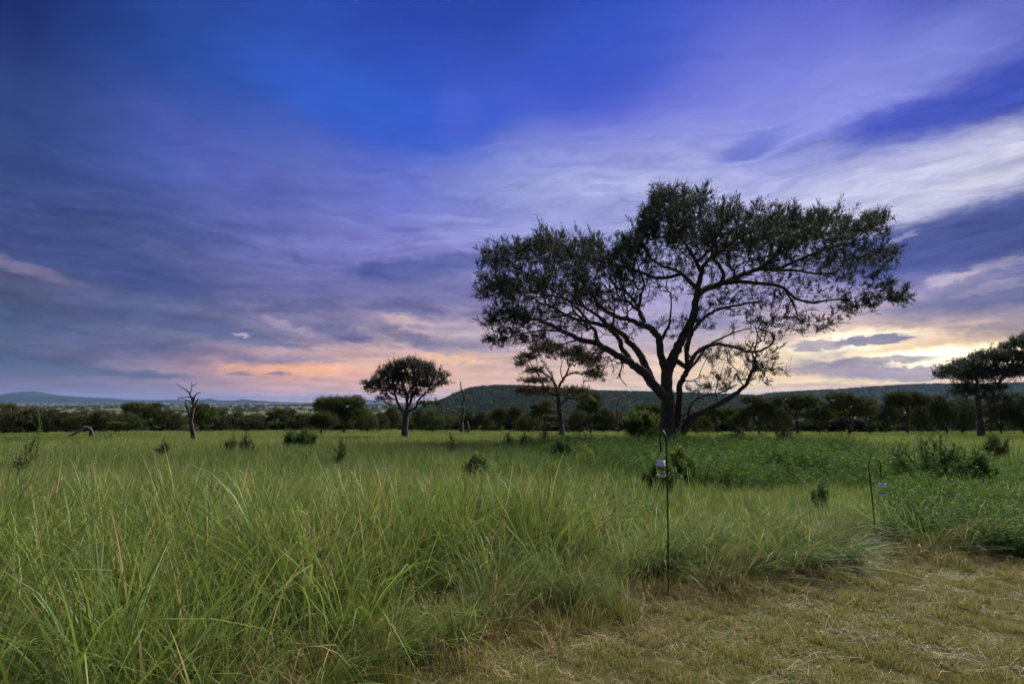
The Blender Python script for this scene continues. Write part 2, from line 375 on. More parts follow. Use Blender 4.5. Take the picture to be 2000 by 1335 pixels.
H3 = ridge('far_hill', far_prof, 9500, 3000, M_hill, 8, 7, foot=-30, nseg=5, steps=16)
H4 = ridge('far_hill', [(640, 790), (690, 783), (715, 779), (740, 783), (800, 788), (870, 790), (1300, 784), (1500, 779), (1700, 784)], 12000, 3000, M_hill, 8, 9, foot=-30, nseg=10, steps=12)

# ---------------------------------------------------------------- trees
def densify(P, step):
    P = np.asarray(P, float); out = [P[0]]
    for a, b in zip(P[:-1], P[1:]):
        k = max(1, int(np.linalg.norm(b - a) / step))
        for i in range(1, k + 1): out.append(a + (b - a) * i / k)
    return np.array(out)
def catmull(P, per=4):
    P = np.asarray(P, float)
    if len(P) < 3: return P
    Q = np.vstack([2 * P[0] - P[1], P, 2 * P[-1] - P[-2]]); out = []
    for i in range(1, len(Q) - 2):
        for t in np.linspace(0, 1, per, endpoint=False):
            a, b, c, d = Q[i - 1], Q[i], Q[i + 1], Q[i + 2]
            out.append(0.5 * (2 * b + (c - a) * t + (2 * a - 5 * b + 4 * c - d) * t * t + (3 * b - a - 3 * c + d) * t ** 3))
    out.append(P[-1]); return np.array(out)
def grow(limbs, tips, bf=0.35, step=0.3, rg=None, r_tip=0.006, gnarl=0.12, up=0.0, power=0.5):
    """limbs: list of (points, r0, r1) drawn by hand; tips: points the crown must reach, joined to the
    nearest wood by the shortest total path. Returns nodes, parent, radius, child count, limb flag."""
    P, par, rad, plen, fixed = [], [], [], [], []
    for li, (pts, r0, r1) in enumerate(limbs):
        c = catmull(pts, 5); base = 0
        if li == 0: prev = -1
        else:
            arr = np.array(P); dd = np.linalg.norm(arr - c[0], axis=1); prev = int(dd.argmin())
        L = np.concatenate([[0], np.cumsum(np.linalg.norm(np.diff(c, axis=0), axis=1))]); tot = L[-1]
        for i, (pnt, l) in enumerate(zip(c, L)):
            if li and i == 0 and np.linalg.norm(P[prev] - pnt) < 0.03: continue
            jit = rg.normal(0, gnarl * 0.13, 3) * (0 < i < len(c) - 1) * min(1.0, r0 * 4)
            P.append(pnt + jit); par.append(prev); rad.append(r0 + (r1 - r0) * (l / tot) ** 0.8)
            plen.append((plen[prev] if prev >= 0 else 0) + np.linalg.norm(P[-1] - P[prev]) if prev >= 0 else 0.0)
            fixed.append(True); prev = len(P) - 1
    n0 = len(P)
    tips = np.asarray(tips, float); nT = len(tips)
    if nT:
        B = np.array(P); pl = np.array(plen)
        start = np.array(rad) < 0.9 * limbs[0][1]
        if start.sum() < 3: start[:] = True
        start[: max(2, len(catmull(limbs[0][0], 5)) // 2)] = False
        cand = np.where(start)[0]
        best = np.full(nT, np.inf); bi = np.zeros(nT, int)
        for s in range(0, nT, 1500):
            D = np.linalg.norm(tips[s:s + 1500, None] - B[None, cand], axis=2)
            cost = D * (1 + 0.0) + bf * pl[None, cand]
            bi[s:s + 1500] = cand[cost.argmin(1)]; best[s:s + 1500] = cost.min(1)
        alive = np.ones(nT, bool)
        for _ in range(nT):
            k = int(np.where(alive, best, np.inf).argmin()); alive[k] = False
            a = np.array(P[bi[k]]); b = tips[k]; dvec = b - a; L = np.linalg.norm(dvec)
            m_ = max(1, int(L / step)); prev = int(bi[k]); new = []
            side = rg.normal(0, 1, 3); side -= dvec * (side @ dvec) / max(L * L, 1e-6)
            for i in range(1, m_ + 1):
                t = i / m_
                pt = a + dvec * t + side * gnarl * L * 0.35 * math.sin(math.pi * t) + (rg.normal(0, gnarl * step * 0.5, 3) if i < m_ else 0)
                pt[2] += up * L * math.sin(math.pi * t)
                P.append(pt); par.append(prev); rad.append(0.0); plen.append(plen[prev] + L / m_); fixed.append(False)
                prev = len(P) - 1; new.append(prev)
            for j in new:
                if not alive.any(): break
                dd = np.linalg.norm(tips - P[j], axis=1) + bf * plen[j]
                u = alive & (dd < best); best[u] = dd[u]; bi[u] = j
    P = np.array(P); par = np.array(par); rad = np.array(rad); fixed = np.array(fixed)
    cnt = np.zeros(len(P)); has = np.zeros(len(P), bool); has[par[par >= 0]] = True
    cnt[~has] = 1
    for i in range(len(P) - 1, 0, -1):
        if par[i] >= 0: cnt[par[i]] += cnt[i]
    # children always come after parents in the list, so one backward pass is enough
    tr = r_tip * np.maximum(cnt, 1) ** power
    rad = np.where(fixed, np.maximum(rad, np.minimum(tr, rad * 1.15)), tr)
    for i in range(1, len(P)):
        if par[i] >= 0: rad[i] = min(rad[i], rad[par[i]] * (1.0 if fixed[i] else 0.92))
    return P, par, np.maximum(rad, r_tip * 0.8), cnt, fixed
def tubes(P, par, rad, sides_for, rg, rough=0.0):
    """skin the skeleton: the thickest child carries the tube on, the others start tubes of their own"""
    n_ = len(P); kids = [[] for _ in range(n_)]
    for i in range(n_):
        if par[i] >= 0: kids[par[i]].append(i)
    V, Fq = [], []; stack = [(0, -1)]
    while stack:
        s, frm = stack.pop(); chain = ([frm] if frm >= 0 else []) + [s]; cur = s
        while kids[cur]:
            ks = sorted(kids[cur], key=lambda j: -rad[j]); 
            for j in ks[1:]: stack.append((j, cur))
            cur = ks[0]; chain.append(cur)
        if len(chain) < 2: continue
        pts = P[chain]; rs = rad[chain].copy()
        if frm >= 0: rs[0] = min(rs[0], rs[1] * 1.25)
        k = sides_for(rs.max()); base = len(V)
        tan = np.gradient(pts, axis=0); tan /= np.maximum(np.linalg.norm(tan, axis=1, keepdims=True), 1e-9)
        ref = np.array([0.0, 0, 1]) if abs(tan[0][2]) < 0.9 else np.array([1.0, 0, 0])
        u = np.cross(tan[0], ref); u /= np.linalg.norm(u)
        a = np.arange(k) * 2 * math.pi / k; ph = rg.uniform(0, 6.28)
        for t, pnt, r in zip(tan, pts, rs):
            u = u - t * (u @ t); u /= max(np.linalg.norm(u), 1e-9); v = np.cross(t, u)
            rr_ = r * (1 + rough * (0.6 * np.sin(3 * a + ph + pnt[2] * 0.9) + 0.4 * np.sin(5 * a + 2 * ph - pnt[2] * 1.7)) * (k >= 8))
            V.extend(pnt + (np.cos(a) * rr_)[:, None] * u + (np.sin(a) * rr_)[:, None] * v)
        m_ = len(chain); ix = base + np.arange(m_ * k).reshape(m_, k)
        Fq.append(np.stack([ix[:-1], np.roll(ix, -1, 1)[:-1], np.roll(ix, -1, 1)[1:], ix[1:]], -1).reshape(-1, 4))
    return np.array(V), np.concatenate(Fq)
def leaf_quads(C, D, L, W, rg):
    """diamond leaflets at C pointing along D"""
    D = D / np.maximum(np.linalg.norm(D, axis=1, keepdims=True), 1e-9)
    S = np.cross(D, rg.normal(0, 1, D.shape)); S /= np.maximum(np.linalg.norm(S, axis=1, keepdims=True), 1e-9)
    L = np.asarray(L)[:, None]; W = np.asarray(W)[:, None]
    V = np.stack([C, C + D * L * 0.5 + S * W * 0.5, C + D * L, C + D * L * 0.45 - S * W * 0.5], 1).reshape(-1, 3)
    return V, np.arange(len(V)).reshape(-1, 4)
def foliage(P, par, cnt, rg, sprigs, per, sl, leaf, width, maxcnt=3, upb=0.5, keep=None, density=None):
    node = np.where((cnt <= maxcnt) & (par >= 0))[0]
    if keep is not None: node = node[keep(P[node])]
    if density is not None: node = node[rg.random(len(node)) < density(P[node])]
    idx = np.repeat(node, sprigs); a = P[idx]; b = P[par[idx]]
    t = rg.random((len(idx), 1)); base = b + (a - b) * t
    dr = (a - b); dr /= np.maximum(np.linalg.norm(dr, axis=1, keepdims=True), 1e-9)
    d = dr * 1.0 + rg.normal(0, 0.45, dr.shape) + np.array([0, 0, upb]); d /= np.linalg.norm(d, axis=1, keepdims=True)
    ln = sl * rg.uniform(0.5, 1.3, len(idx))
    k = np.tile(np.linspace(0.15, 1.0, per), len(idx)); j = np.repeat(np.arange(len(idx)), per)
    C = base[j] + d[j] * (ln[j] * k)[:, None]
    D = d[j] * 0.6 + rg.normal(0, 0.75, (len(j), 3))
    V, f = leaf_quads(C, D, leaf * rg.uniform(0.6, 1.3, len(j)), width * rg.uniform(0.7, 1.3, len(j)), rg)
    tone = np.repeat(np.clip(rg.normal(0.45, 0.16, len(idx))[j] + rg.normal(0, 0.15, len(j)), 0, 1), 4)
    return V, f, tone
def blob_points(blobs, n_, rg, up=0.35, shell=0.55, ragged=0.1):
    w_ = np.array([b[6] if len(b) > 6 else b[3] * b[4] * b[5] for b in blobs], float)
    w_ = w_ ** 0.8; w_ /= w_.sum(); out = []
    for b, k in zip(blobs, rg.multinomial(n_, w_)):
        v = rg.normal(0, 1, (k, 3)); v /= np.linalg.norm(v, axis=1, keepdims=True)
        v[:, 2] = np.where((v[:, 2] < 0) & (rg.random(k) < up), -v[:, 2], v[:, 2])
        v *= (rg.random((k, 1)) ** (1 / 3) * (1 - shell) + shell * rg.random((k, 1)) ** 0.3)
        v *= np.exp(rg.normal(0, ragged, (k, 1)))
        out.append(np.array(b[:3]) + v * np.array(b[3:6]))
    return np.concatenate(out)

M_leaf_main = leafy('acacia leaves', (35, 43, 35), (72, 84, 57), trans=0.28, inst=False)
M_leaf_olive = leafy('dry acacia leaves', (64, 62, 36), (104, 94, 54), trans=0.25, inst=False)
M_leaf_wood = leafy('woodland leaves', (54, 64, 40), (104, 112, 64), trans=0.22, spec=0)
M_leaf_dull = leafy('dull woodland leaves', (64, 68, 46), (108, 108, 70), trans=0.2, spec=0)
M_leaf_bright = leafy('young green leaves', (62, 82, 34), (116, 132, 54), trans=0.3)
M_leaf_green = leafy('shrub leaves', (60, 88, 40), (114, 142, 66), trans=0.35)
M_leaf_yellow = leafy('yellow flowers and leaves', (112, 128, 34), (176, 172, 52), trans=0.35)
M_bark = bark('dark acacia bark', (44, 36, 31), (104, 88, 76), 7.0, 1.0)
M_bark_far = bark('woodland bark', (38, 33, 28), (78, 68, 56), 3.0, 0.4)
M_dead = bark('weathered dead wood', (48, 38, 34), (96, 80, 70), 5.0, 0.7)
def tree_object(name, loc, skel, sides, rg, leafmesh, leafmat, barkmat, label, cat='tree', group=None, rz=0.0, rough=0.06):
    root = tag(empty(name, loc, rz), label, cat, group)
    V, f = tubes(*skel[:3], sides, rg, rough)
    link('trunk', mesh_np('trunk', V, f, barkmat, True), root)
    if leafmesh is not None:
        V, f, tone = leafmesh
        link('crown', mesh_np('crown', V, f, leafmat, False, {'tone': tone}), root)
    return root

# --- the big umbrella acacia, traced limb by limb (photo columns and rows at its own distance, each limb leaning in or out)
rg = np.random.default_rng(11)
D0 = 30.0; B0 = np.array(at(1313, 862, D0)); B0[2] = g1(B0[0], D0) - 0.1
def zp(X, Y): return 900 + X / 2.2222, 330 + Y / 2.2222
def trace(pts, d0, d1, origin):
    out = []; k = len(pts)
    for i, (X, Y) in enumerate(pts):
        px, py = zp(X, Y); out.append(np.array(at(px, py, D0 + d0 + (d1 - d0) * i / (k - 1))) - origin)
    return out
LIMBS = [
 ([(915,1190),(900,1120),(903,1040),(905,1000),(893,950),(893,890),(905,850),(922,810),(945,765),(980,700),(1008,640),(1020,580),(1028,520),(1042,465),(1046,425)], 0, 0.3, .44, .10),
 ([(890,1190),(892,1100),(905,1020),(868,970),(830,930),(795,885),(745,845),(690,815),(640,785),(580,752),(520,738),(450,705),(400,680),(335,655),(270,640)], -.3, -3.5, .35, .045),
 ([(830,930),(812,880),(790,830),(760,780),(725,745),(690,705),(640,680),(560,665),(480,645),(400,600),(330,575)], -.5, 2.5, .23, .05),
 ([(790,885),(745,850),(725,810),(700,780),(690,740),(650,700),(600,640),(540,600),(500,540)], -.4, -4.5, .17, .05),
 ([(896,890),(880,840),(866,800),(862,745),(845,715),(820,690),(775,672),(720,650),(660,635),(600,590),(560,530),(520,480)], 0, -2.2, .22, .05),
 ([(876,735),(888,705),(905,672),(911,620)], -.4, -.6, .08, .035),
 ([(800,680),(790,640),(775,610),(740,560),(700,500),(690,440)], -1, 3, .10, .035),
 ([(1030,545),(1062,522),(1100,508),(1150,490),(1215,462),(1290,435),(1370,438),(1450,438),(1530,450),(1620,455)], .2, 3.5, .22, .05),
 ([(1130,496),(1210,490),(1300,498),(1390,512),(1450,560),(1520,580),(1600,570),(1700,560)], .6, -4, .13, .03),
 ([(1400,515),(1440,580),(1460,640),(1440,690)], -1, -2, .06, .02),
 ([(1130,496),(1140,455),(1120,415),(1090,380),(1100,320),(1130,260)], .5, -2, .12, .035),
 ([(1022,515),(995,490),(960,455),(920,435),(870,420),(820,380),(790,330)], .2, -3, .13, .035),
 ([(1044,450),(1020,400),(990,350),(950,290),(900,220),(880,150)], .3, 1.5, .10, .03),
 ([(1046,430),(1080,390),(1140,350),(1200,300),(1280,260)], .3, -3.2, .10, .03),
 ([(1290,435),(1350,390),(1420,340),(1480,290),(1560,250),(1640,220)], 1.6, -1.5, .11, .03),
 ([(1370,438),(1450,400),(1550,360),(1650,330),(1760,300)], 2, 1, .10, .03),
 ([(960,455),(900,470),(840,470),(760,440),(680,420),(600,400),(500,380),(400,370)], .2, 2.5, .11, .03),
 ([(940,1190),(930,1130),(942,1060),(952,1000),(948,950),(965,905),(985,870),(980,820),(982,775),(1000,715),(1040,660),(1090,620),(1150,600),(1230,585),(1310,575)], .5, -2.5, .22, .04),
 ([(985,865),(1010,815),(1050,778),(1110,760),(1180,770),(1250,793),(1310,785),(1355,750),(1345,712),(1310,700)], .5, -2.2, .12, .03),
 ([(988,868),(1025,830),(1065,775),(1130,735),(1200,705),(1260,690)], .5, 2.8, .10, .03),
 ([(978,800),(972,770),(985,740)], .5, .6, .06, .03),
 ([(955,1180),(975,1110),(1010,1070),(1070,1045),(1135,1010),(1200,970),(1242,930),(1258,890),(1270,868)], .3, -2.2, .18, .06),
 ([(985,1100),(990,1050),(1010,1005),(1060,980),(1130,968),(1200,935)], .3, 1.5, .10, .03),
 ([(1258,880),(1300,860),(1360,870)], -2.1, -2.3, .05, .02),
 ([(640,785),(600,800),(585,830),(600,870),(590,910)], -2, -2.6, .06, .02),
 ([(690,815),(700,850),(690,900),(720,940)], -1.6, -2.2, .05, .02),
 ([(520,738),(440,760),(380,770)], -2.8, -3.2, .05, .02),
 ([(450,705),(360,700),(250,720),(180,740)], -3, -4, .05, .02),
 ([(560,665),(500,600),(420,540),(340,480),(250,430)], 1.2, 3, .08, .025),
 ([(540,600),(440,560),(330,540),(210,530)], -3.6, -5, .07, .025),
]
limbs = [([p_ for p_ in trace(l[0], l[1], l[2], B0)], l[3], l[4]) for l in LIMBS]
CROWN = [  # photo column, row, half width, half height, depth offset, half depth, leaf share
 (985,515,46,34,1,2.2,1),(1060,505,62,42,-1,3,1.4),(1130,505,58,40,2,3,1.2),(1165,530,70,50,0,3.5,1.4),(975,575,36,34,-2,2.2,.8),
 (1020,575,70,42,1,3,1.5),(1090,580,80,46,-2.5,3,1.8),(1160,590,60,42,2.5,2.5,1.1),(1000,630,50,30,-3,2,1.1),(1055,625,66,30,-1,3,1.2),(1000,665,36,22,-3.5,1.5,.5),(1110,640,50,20,1,3,.5),(1040,668,40,14,-3.5,1.5,.35),
 (1225,560,44,46,0,3,.9),(1220,510,40,34,-1,3,.8),(1250,480,40,34,1,3,.9),
 (1300,405,34,34,0,1.8,.6),(1272,430,22,30,.5,1.5,.3),(1345,415,30,26,-1,2,.5),(1300,455,60,38,-1,3.5,1.5),(1370,450,64,38,2,3.5,1.6),(1330,490,80,36,0,4,1.6),
 (1430,455,54,34,-2,3,1.2),(1400,500,80,30,1,4,1.4),(1490,455,52,34,1.5,3,1.2),(1470,500,76,28,-1,4,1.3),(1545,452,40,34,0,2.5,.9),(1600,455,46,38,1,2.6,1.0),
 (1560,490,80,26,-1,4,1.2),(1665,465,44,30,0,2.2,.9),(1700,440,24,16,1,1.2,.25),(1640,500,64,26,1.5,3,.9),(1695,510,34,18,-2,1.8,.35),(1600,548,86,18,-2,3.2,.7),(1695,572,50,12,-2.5,2,.35),(1730,585,32,7,-3,1,.2),
 (1520,545,80,22,1,3,.5),(1660,605,36,20,-3,1.4,.4),(1590,640,50,16,-2.5,1.8,.35),(1530,600,60,26,0,3,.35),(1440,600,80,26,-1.5,3,.8),(1490,640,60,20,-2,2.4,.45),(1400,570,50,20,2,2,.4),
 (1440,690,56,26,-2,2.5,.5),(1490,715,36,24,-2.2,1.6,.45),(1400,700,40,22,1.5,2,.3),(1420,745,56,24,-2,2,.42),(1500,725,26,14,-2.2,1,.2),(1385,765,36,14,1,1.5,.18),
 (1190,650,60,26,-2,2,.3),(1180,720,40,34,-2.4,1.4,.28),(1130,690,50,26,-3,1.4,.2),(1210,600,50,24,-1,2.5,.4),(1300,560,60,30,-1,3,.3),(1330,640,50,30,0,3,.15),
]
k_ = D0 / F
blobs = []
for (cx, cy, sx, sy, dz, sd, sh) in CROWN:
    c_ = np.array(at(cx, cy, D0 + dz)) - B0
    blobs.append((c_[0], c_[1], c_[2], sx * k_ * .90, sd, sy * k_ * 0.84, sh))
w_t = blob_points(blobs, 8600, rg, 0.7, 0.1, 0.16)
# upright shoots that break the top outline
shoots = []
for (cx, cy) in [(1275,372),(1290,366),(1304,364),(1312,378),(1330,385),(1357,378),(1378,388),(1345,392),(1255,402),(1262,418),(1415,400),(1443,408),(1470,408),(1494,420),(1585,408),(1600,416),(1632,404),(1655,424),(1688,424),(1712,428),(1730,420),(1738,455),(1748,490),(1053,462),(1090,466),(1120,462),(1142,470),(1178,470),(1010,472),(970,486),(950,500),(935,530),(938,570),(1765,578),(1745,560),(1530,770),(1755,590),(948,632),(960,650)]:
    for j in range(5):
        shoots.append(np.array(at(cx + rg.normal(0, 3), cy + rg.uniform(0, 26), D0 + rg.normal(0, 1.2))) - B0)
for _ in range(2000):                         # spurs reaching out of the crown all round, each a short line of tips
    b = blobs[int(rg.integers(len(blobs)))]; v = rg.normal(0, 1, 3); v /= np.linalg.norm(v)
    if v[2] < -.5: continue
    p0 = np.array(b[:3]) + v * np.array(b[3:6])
    if any((((p0 - np.array(o[:3])) / (np.array(o[3:6]) * .93)) ** 2).sum() < 1 for o in blobs if o is not b): continue
    rad_ = p0 - np.array([0, 0, 5.0]); rad_ /= np.linalg.norm(rad_)
    dv = rad_ * .7 + v * .3 + rg.normal(0, .3, 3) + [0, 0, .35]; dv /= np.linalg.norm(dv); L_ = rg.uniform(.2, .7) * (.6 if b[6] < .45 else 1)
    for t in (.15, .6, 1.0): shoots.append(p0 + dv * L_ * t + rg.normal(0, .05, 3))
w_t = np.vstack([w_t, shoots])
skel = grow(limbs, w_t, bf=0.22, step=0.26, rg=rg, r_tip=0.0075, gnarl=0.16, power=0.47)
P_, par_, rad_, cnt_, fx_ = skel
cell = {}
for q_ in P_[~fx_]:
    k2 = (int(q_[0] // 1.3), int(q_[1] // 1.3)); cell[k2] = max(cell.get(k2, -9), q_[2])
def low(Pn):                                   # thinner foliage in the lower right and the hanging sprays
    tp = np.array([cell.get((int(a // 1.3), int(b // 1.3)), c_) for a, b, c_ in Pn]); dp = tp - Pn[:, 2]
    cl = np.sin(Pn[:, 0] * 2.3 + 1) * np.sin(Pn[:, 1] * 2.1) * np.sin(Pn[:, 2] * 2.9 + .5)
    return np.clip(1.05 - .85 * sstep(1.5, 4.2, dp) + .2 * np.sign(cl), .12, 1) * np.where(Pn[:, 2] < 5.2, .55, 1) * np.where(Pn[:, 0] > 9.2, .65, 1) * np.where(Pn[:, 0] < -9.3, .75, 1)
lv = foliage(P_, par_, cnt_, rg, 6, 14, 0.36, 0.078, 0.033, maxcnt=3, upb=0.3, density=low)
big_tree = tree_object('acacia_tree', B0, skel, lambda r: 14 if r > .2 else 9 if r > .08 else 5 if r > .03 else 3, rg, lv, M_leaf_main, M_bark,
    'huge spreading umbrella acacia with several dark forking trunks, towering over the meadow', rough=0.13)
print('main tree', len(P_), len(lv[1]))

# ---------------------------------------------------------------- middle-distance trees
def px_m(depth): return depth / F
def mid_tree(name, px, row, depth, trunk, limbs_px, crown_px, ntip, leaf, mat, label, seed, sprigs=5, per=6, bf=0.3, r0=0.25, cat='tree', bark_=None, group=None, shoots=0, dens=None, r_tip=0.012):
    rg = np.random.default_rng(seed); s = px_m(depth)
    b = np.array(at(px, row, depth)); b[2] = g1(b[0], depth) - 0.05
    def loc(p, dz=0): return np.array(at(p[0], p[1], depth + dz)) - b
    L = [([np.array([0, 0, -0.2])] + [loc(p) for p in trunk[1:]], r0, r0 * 0.4)]
    for (pts, d1, ra) in limbs_px:
        L.append(([loc(p, d1 * i / max(1, len(pts) - 1)) for i, p in enumerate(pts)], ra, ra * 0.3))
    bl = []
    for (cx, cy, sx, sy, dz, sd) in crown_px:
        c_ = loc((cx, cy), dz); bl.append((c_[0], c_[1], c_[2], sx * s, sd, sy * s))
    T = blob_points(bl, ntip, rg, 0.6, 0.1, 0.2) if ntip else np.zeros((0, 3))
    sk = grow(L, T, bf=bf, step=max(0.2, 0.15 * depth / 30), rg=rg, r_tip=r_tip, gnarl=0.16, power=0.45)
    lv = foliage(*[sk[i] for i in (0, 1, 3)], rg, sprigs, per, leaf * 3.0, leaf, leaf * 0.42, maxcnt=3, upb=0.4, density=dens) if mat else None
    return tree_object(name, b, sk, lambda r: 10 if r > .12 else 6 if r > .05 else 3, rg, lv, mat, bark_ or M_bark, label, cat, group, rough=0.12)

mid_tree('acacia_tree', 790, 855, 44, [(790,855),(791,830),(793,808),(796,790)],
    [([(790,806),(778,790),(772,770),(768,755),(750,745)], -1.5, .12), ([(793,806),(800,790),(806,765),(808,740),(806,722)], 1.2, .14), ([(794,805),(812,795),(818,780),(840,760),(860,745)], -1, .11),
     ([(796,790),(792,765),(784,740),(776,725)], 1.5, .1), ([(788,810),(776,795),(760,790),(748,782)], 1.5, .07), ([(800,812),(815,805),(830,795)], -1, .05)],
    [(800,715,30,14,0,1.3),(775,722,26,14,0,1.3),(825,722,28,15,0,1.3),(848,738,26,15,0,1.3),(760,735,26,14,0,1.3),(735,752,26,12,0,1.0),(790,745,40,18,0,1.5),(722,760,16,7,0,.7),(830,755,30,14,0,1.2),(765,762,30,10,0,1.1),(865,748,11,10,0,.5),(750,780,20,6,0,.8),(840,788,26,6,0,.9),(800,772,22,10,0,1)],
    1700, .12, M_leaf_main, 'round topped dark acacia alone in the field, between the tall dead snag and the hill', 21, r0=.34, dens=lambda P: np.full(len(P), .85))
mid_tree('acacia_tree', 1098, 852, 48, [(1098,852),(1096,830),(1093,805),(1091,785),(1090,765)],
    [([(1092,775),(1086,755),(1076,738),(1060,728),(1040,722),(1022,728)], -1.5, .13), ([(1090,768),(1094,750),(1104,735),(1112,715),(1116,695)], 1, .12), ([(1084,752),(1078,735),(1066,715),(1056,700)], 1.5, .08),
     ([(1100,745),(1095,725),(1098,705)], -1, .07), ([(1092,790),(1075,775),(1050,770),(1030,770)], 1.5, .09), ([(1094,790),(1112,775),(1135,765)], -1.5, .09), ([(1104,735),(1122,728),(1140,730),(1160,722)], -1.2, .08)],
    [(1060,685,30,10,0,1.3),(1030,700,24,9,0,1.2),(1085,682,26,9,0,1.2),(1115,695,26,12,0,1.3),(1145,705,26,14,0,1.3),(1015,712,12,7,0,.8),(1045,745,30,7,0,1.3),(1030,765,24,6,0,1.2),(1070,765,30,8,0,1.2),(1120,765,26,9,0,1.2),(1160,735,20,12,0,1.1),(1045,725,18,6,0,.9),(1140,780,20,7,0,1)],
    1800, .12, M_leaf_olive, 'slender open acacia with bare twisting limbs, just left of the huge umbrella acacia', 22, r0=.3, sprigs=5, dens=lambda P: np.full(len(P), .8))
mid_tree('acacia_tree', 1916, 846, 58, [(1916,846),(1914,820),(1912,795),(1908,770)],
    [([(1910,780),(1925,765),(1945,750),(1960,735)], -1.5, .14), ([(1908,772),(1895,755),(1880,740),(1862,730)], -1.5, .13), ([(1908,770),(1908,745),(1915,725),(1925,705)], 1.5, .13),
     ([(1930,800),(1938,780),(1946,755),(1965,735),(1990,715),(2020,690)], 0, .1), ([(1960,735),(1985,700),(2010,680),(2040,670)], 1, .1), ([(1914,815),(1930,800)], 0, .12)],
    [(1860,728,24,12,0,1.6),(1842,735,12,8,0,.9),(1890,715,30,14,0,1.8),(1925,700,28,15,0,1.8),(1960,700,30,16,0,1.8),(1985,680,30,18,0,1.6),(1925,728,50,16,0,1.8),(1888,768,30,9,0,1.6),(1948,782,32,10,0,1.6),(1975,705,40,16,0,1.8),(2020,670,34,18,0,1.8),(1900,740,34,12,0,1.8),(1950,735,38,12,0,1.8),(1990,725,30,10,0,1.6),(2050,690,34,22,0,1.8),(1880,755,20,6,0,1.3),(1935,760,26,8,0,1.5),(2010,715,26,9,0,1.5)],
    2600, .17, M_leaf_main, 'tall leaning acacia rising above the wood at the right end, against the bright sky', 23, r0=.42, dens=lambda P: np.full(len(P), .9))
mid_tree('acacia_tree', 672, 850, 66, [(672,850),(673,825),(675,808)],
    [([(675,812),(665,800),(650,792),(635,790)], -1, .1), ([(675,808),(684,798),(692,790)], 1, .1), ([(674,812),(672,798),(668,788)], 1, .09)],
    [(640,786,22,6,0,1.5),(660,784,20,5,0,1.3),(690,784,22,6,0,1.5),(625,793,12,4,0,1),(675,789,26,5,0,1.5),(648,806,28,12,0,1.6),(692,808,26,12,0,1.6),(668,818,34,9,0,1.6),(650,797,24,7,0,1.5),(700,792,14,5,0,1)],
    1150, .17, M_leaf_wood, 'flat topped acacia with twin crowns, rising left of the lone round topped one', 24, r0=.2)
mid_tree('acacia_tree', 628, 857, 52, [(628,857),(627,845),(629,832)], [([(628,838),(620,828),(614,820)], .6, .05), ([(629,834),(637,824),(642,816)], -.6, .05)],
    [(616,822,14,9,0,.8),(632,816,16,8,0,.9),(645,824,12,9,0,.7),(628,828,16,8,0,.8)], 420, .13, M_leaf_wood, 'small dark bushy acacia in the grass below the twin crowned one', 25, r0=.1)
mid_tree('acacia_tree', 1208, 842, 78, [(1208,842),(1206,815),(1204,795)], [([(1205,805),(1196,792),(1190,782)], 1, .07), ([(1204,796),(1208,784),(1214,774)], -1, .07), ([(1206,812),(1214,800),(1222,792)], .5, .05)],
    [(1195,785,14,8,0,1),(1215,780,14,8,0,1)], 90, .12, M_leaf_olive, 'nearly bare pale twigged tree at the wood edge, left of the yellow green bush', 26, sprigs=1, per=4, r0=.2)

# --- dead wood
def dead(name, px, row, depth, limbs_, label, cat, seed, bark_=None, twigs=0):
    rg = np.random.default_rng(seed); b = np.array(at(px, row, depth)); b[2] = g1(b[0], depth) - 0.05
    L = []
    for i, (pts, dz, r0, r1) in enumerate(limbs_):
        q_ = [np.array(at(p[0], p[1], depth + dz * j / max(1, len(pts) - 1))) - b for j, p in enumerate(pts)]
        if i == 0 and name != 'fallen_branch': q_[0] = np.array([0, 0, -0.1])
        L.append((q_, r0, r1))
    sk = grow(L, np.zeros((0, 3)), rg=rg, gnarl=0.25, r_tip=0.01)
    root = tag(empty(name, b), label, cat)
    V, f = tubes(*sk[:3], lambda r: 10 if r > .06 else 5, rg, 0.18)
    link('trunk', mesh_np('trunk', V, f, bark_ or M_dead, True), root)
    return root
def zq(X, Y): return X / 4, 700 + Y / 4
def Z4(l): return [zq(*p) for p in l]
def Z4F(l): return [zq(p[0], p[1] - 20) for p in l]
dead('dead_tree', 380, 862, 34, [(Z4([(1520,650),(1512,600),(1502,540),(1495,480),(1508,400),(1508,340),(1500,300)]), 0, .16, .065),
    (Z4([(1500,310),(1480,270),(1455,245),(1420,225),(1375,190)]), -.4, .06, .015), (Z4([(1480,275),(1495,240),(1500,210),(1492,178)]), .2, .04, .012), (Z4([(1502,212),(1522,205),(1540,185)]), .2, .03, .012),
    (Z4([(1510,330),(1525,290),(1545,268),(1570,272)]), .4, .07, .02), (Z4([(1515,380),(1535,340),(1550,310)]), -.3, .07, .03), (Z4([(1520,310),(1530,280)]), 0, .03, .012),
    (Z4([(1495,480),(1478,440),(1462,400),(1455,360),(1450,325),(1480,330)]), -.5, .05, .02), (Z4([(1454,360),(1435,345)]), -.4, .03, .015), (Z4([(1500,302),(1470,300),(1430,308),(1385,315)]), .5, .035, .015), (Z4([(1425,305),(1412,280)]), .5, .02, .008), (Z4([(1400,310),(1385,295)]), .5, .02, .008), (Z4([(1495,345),(1470,330),(1450,325)]), .2, .04, .02)],
    'tall dead snag with bare forked top on the left of the meadow', 'dead tree', 31)
def Z5(l): return [(480 + x / 4, 680 + y / 4) for x, y in l]
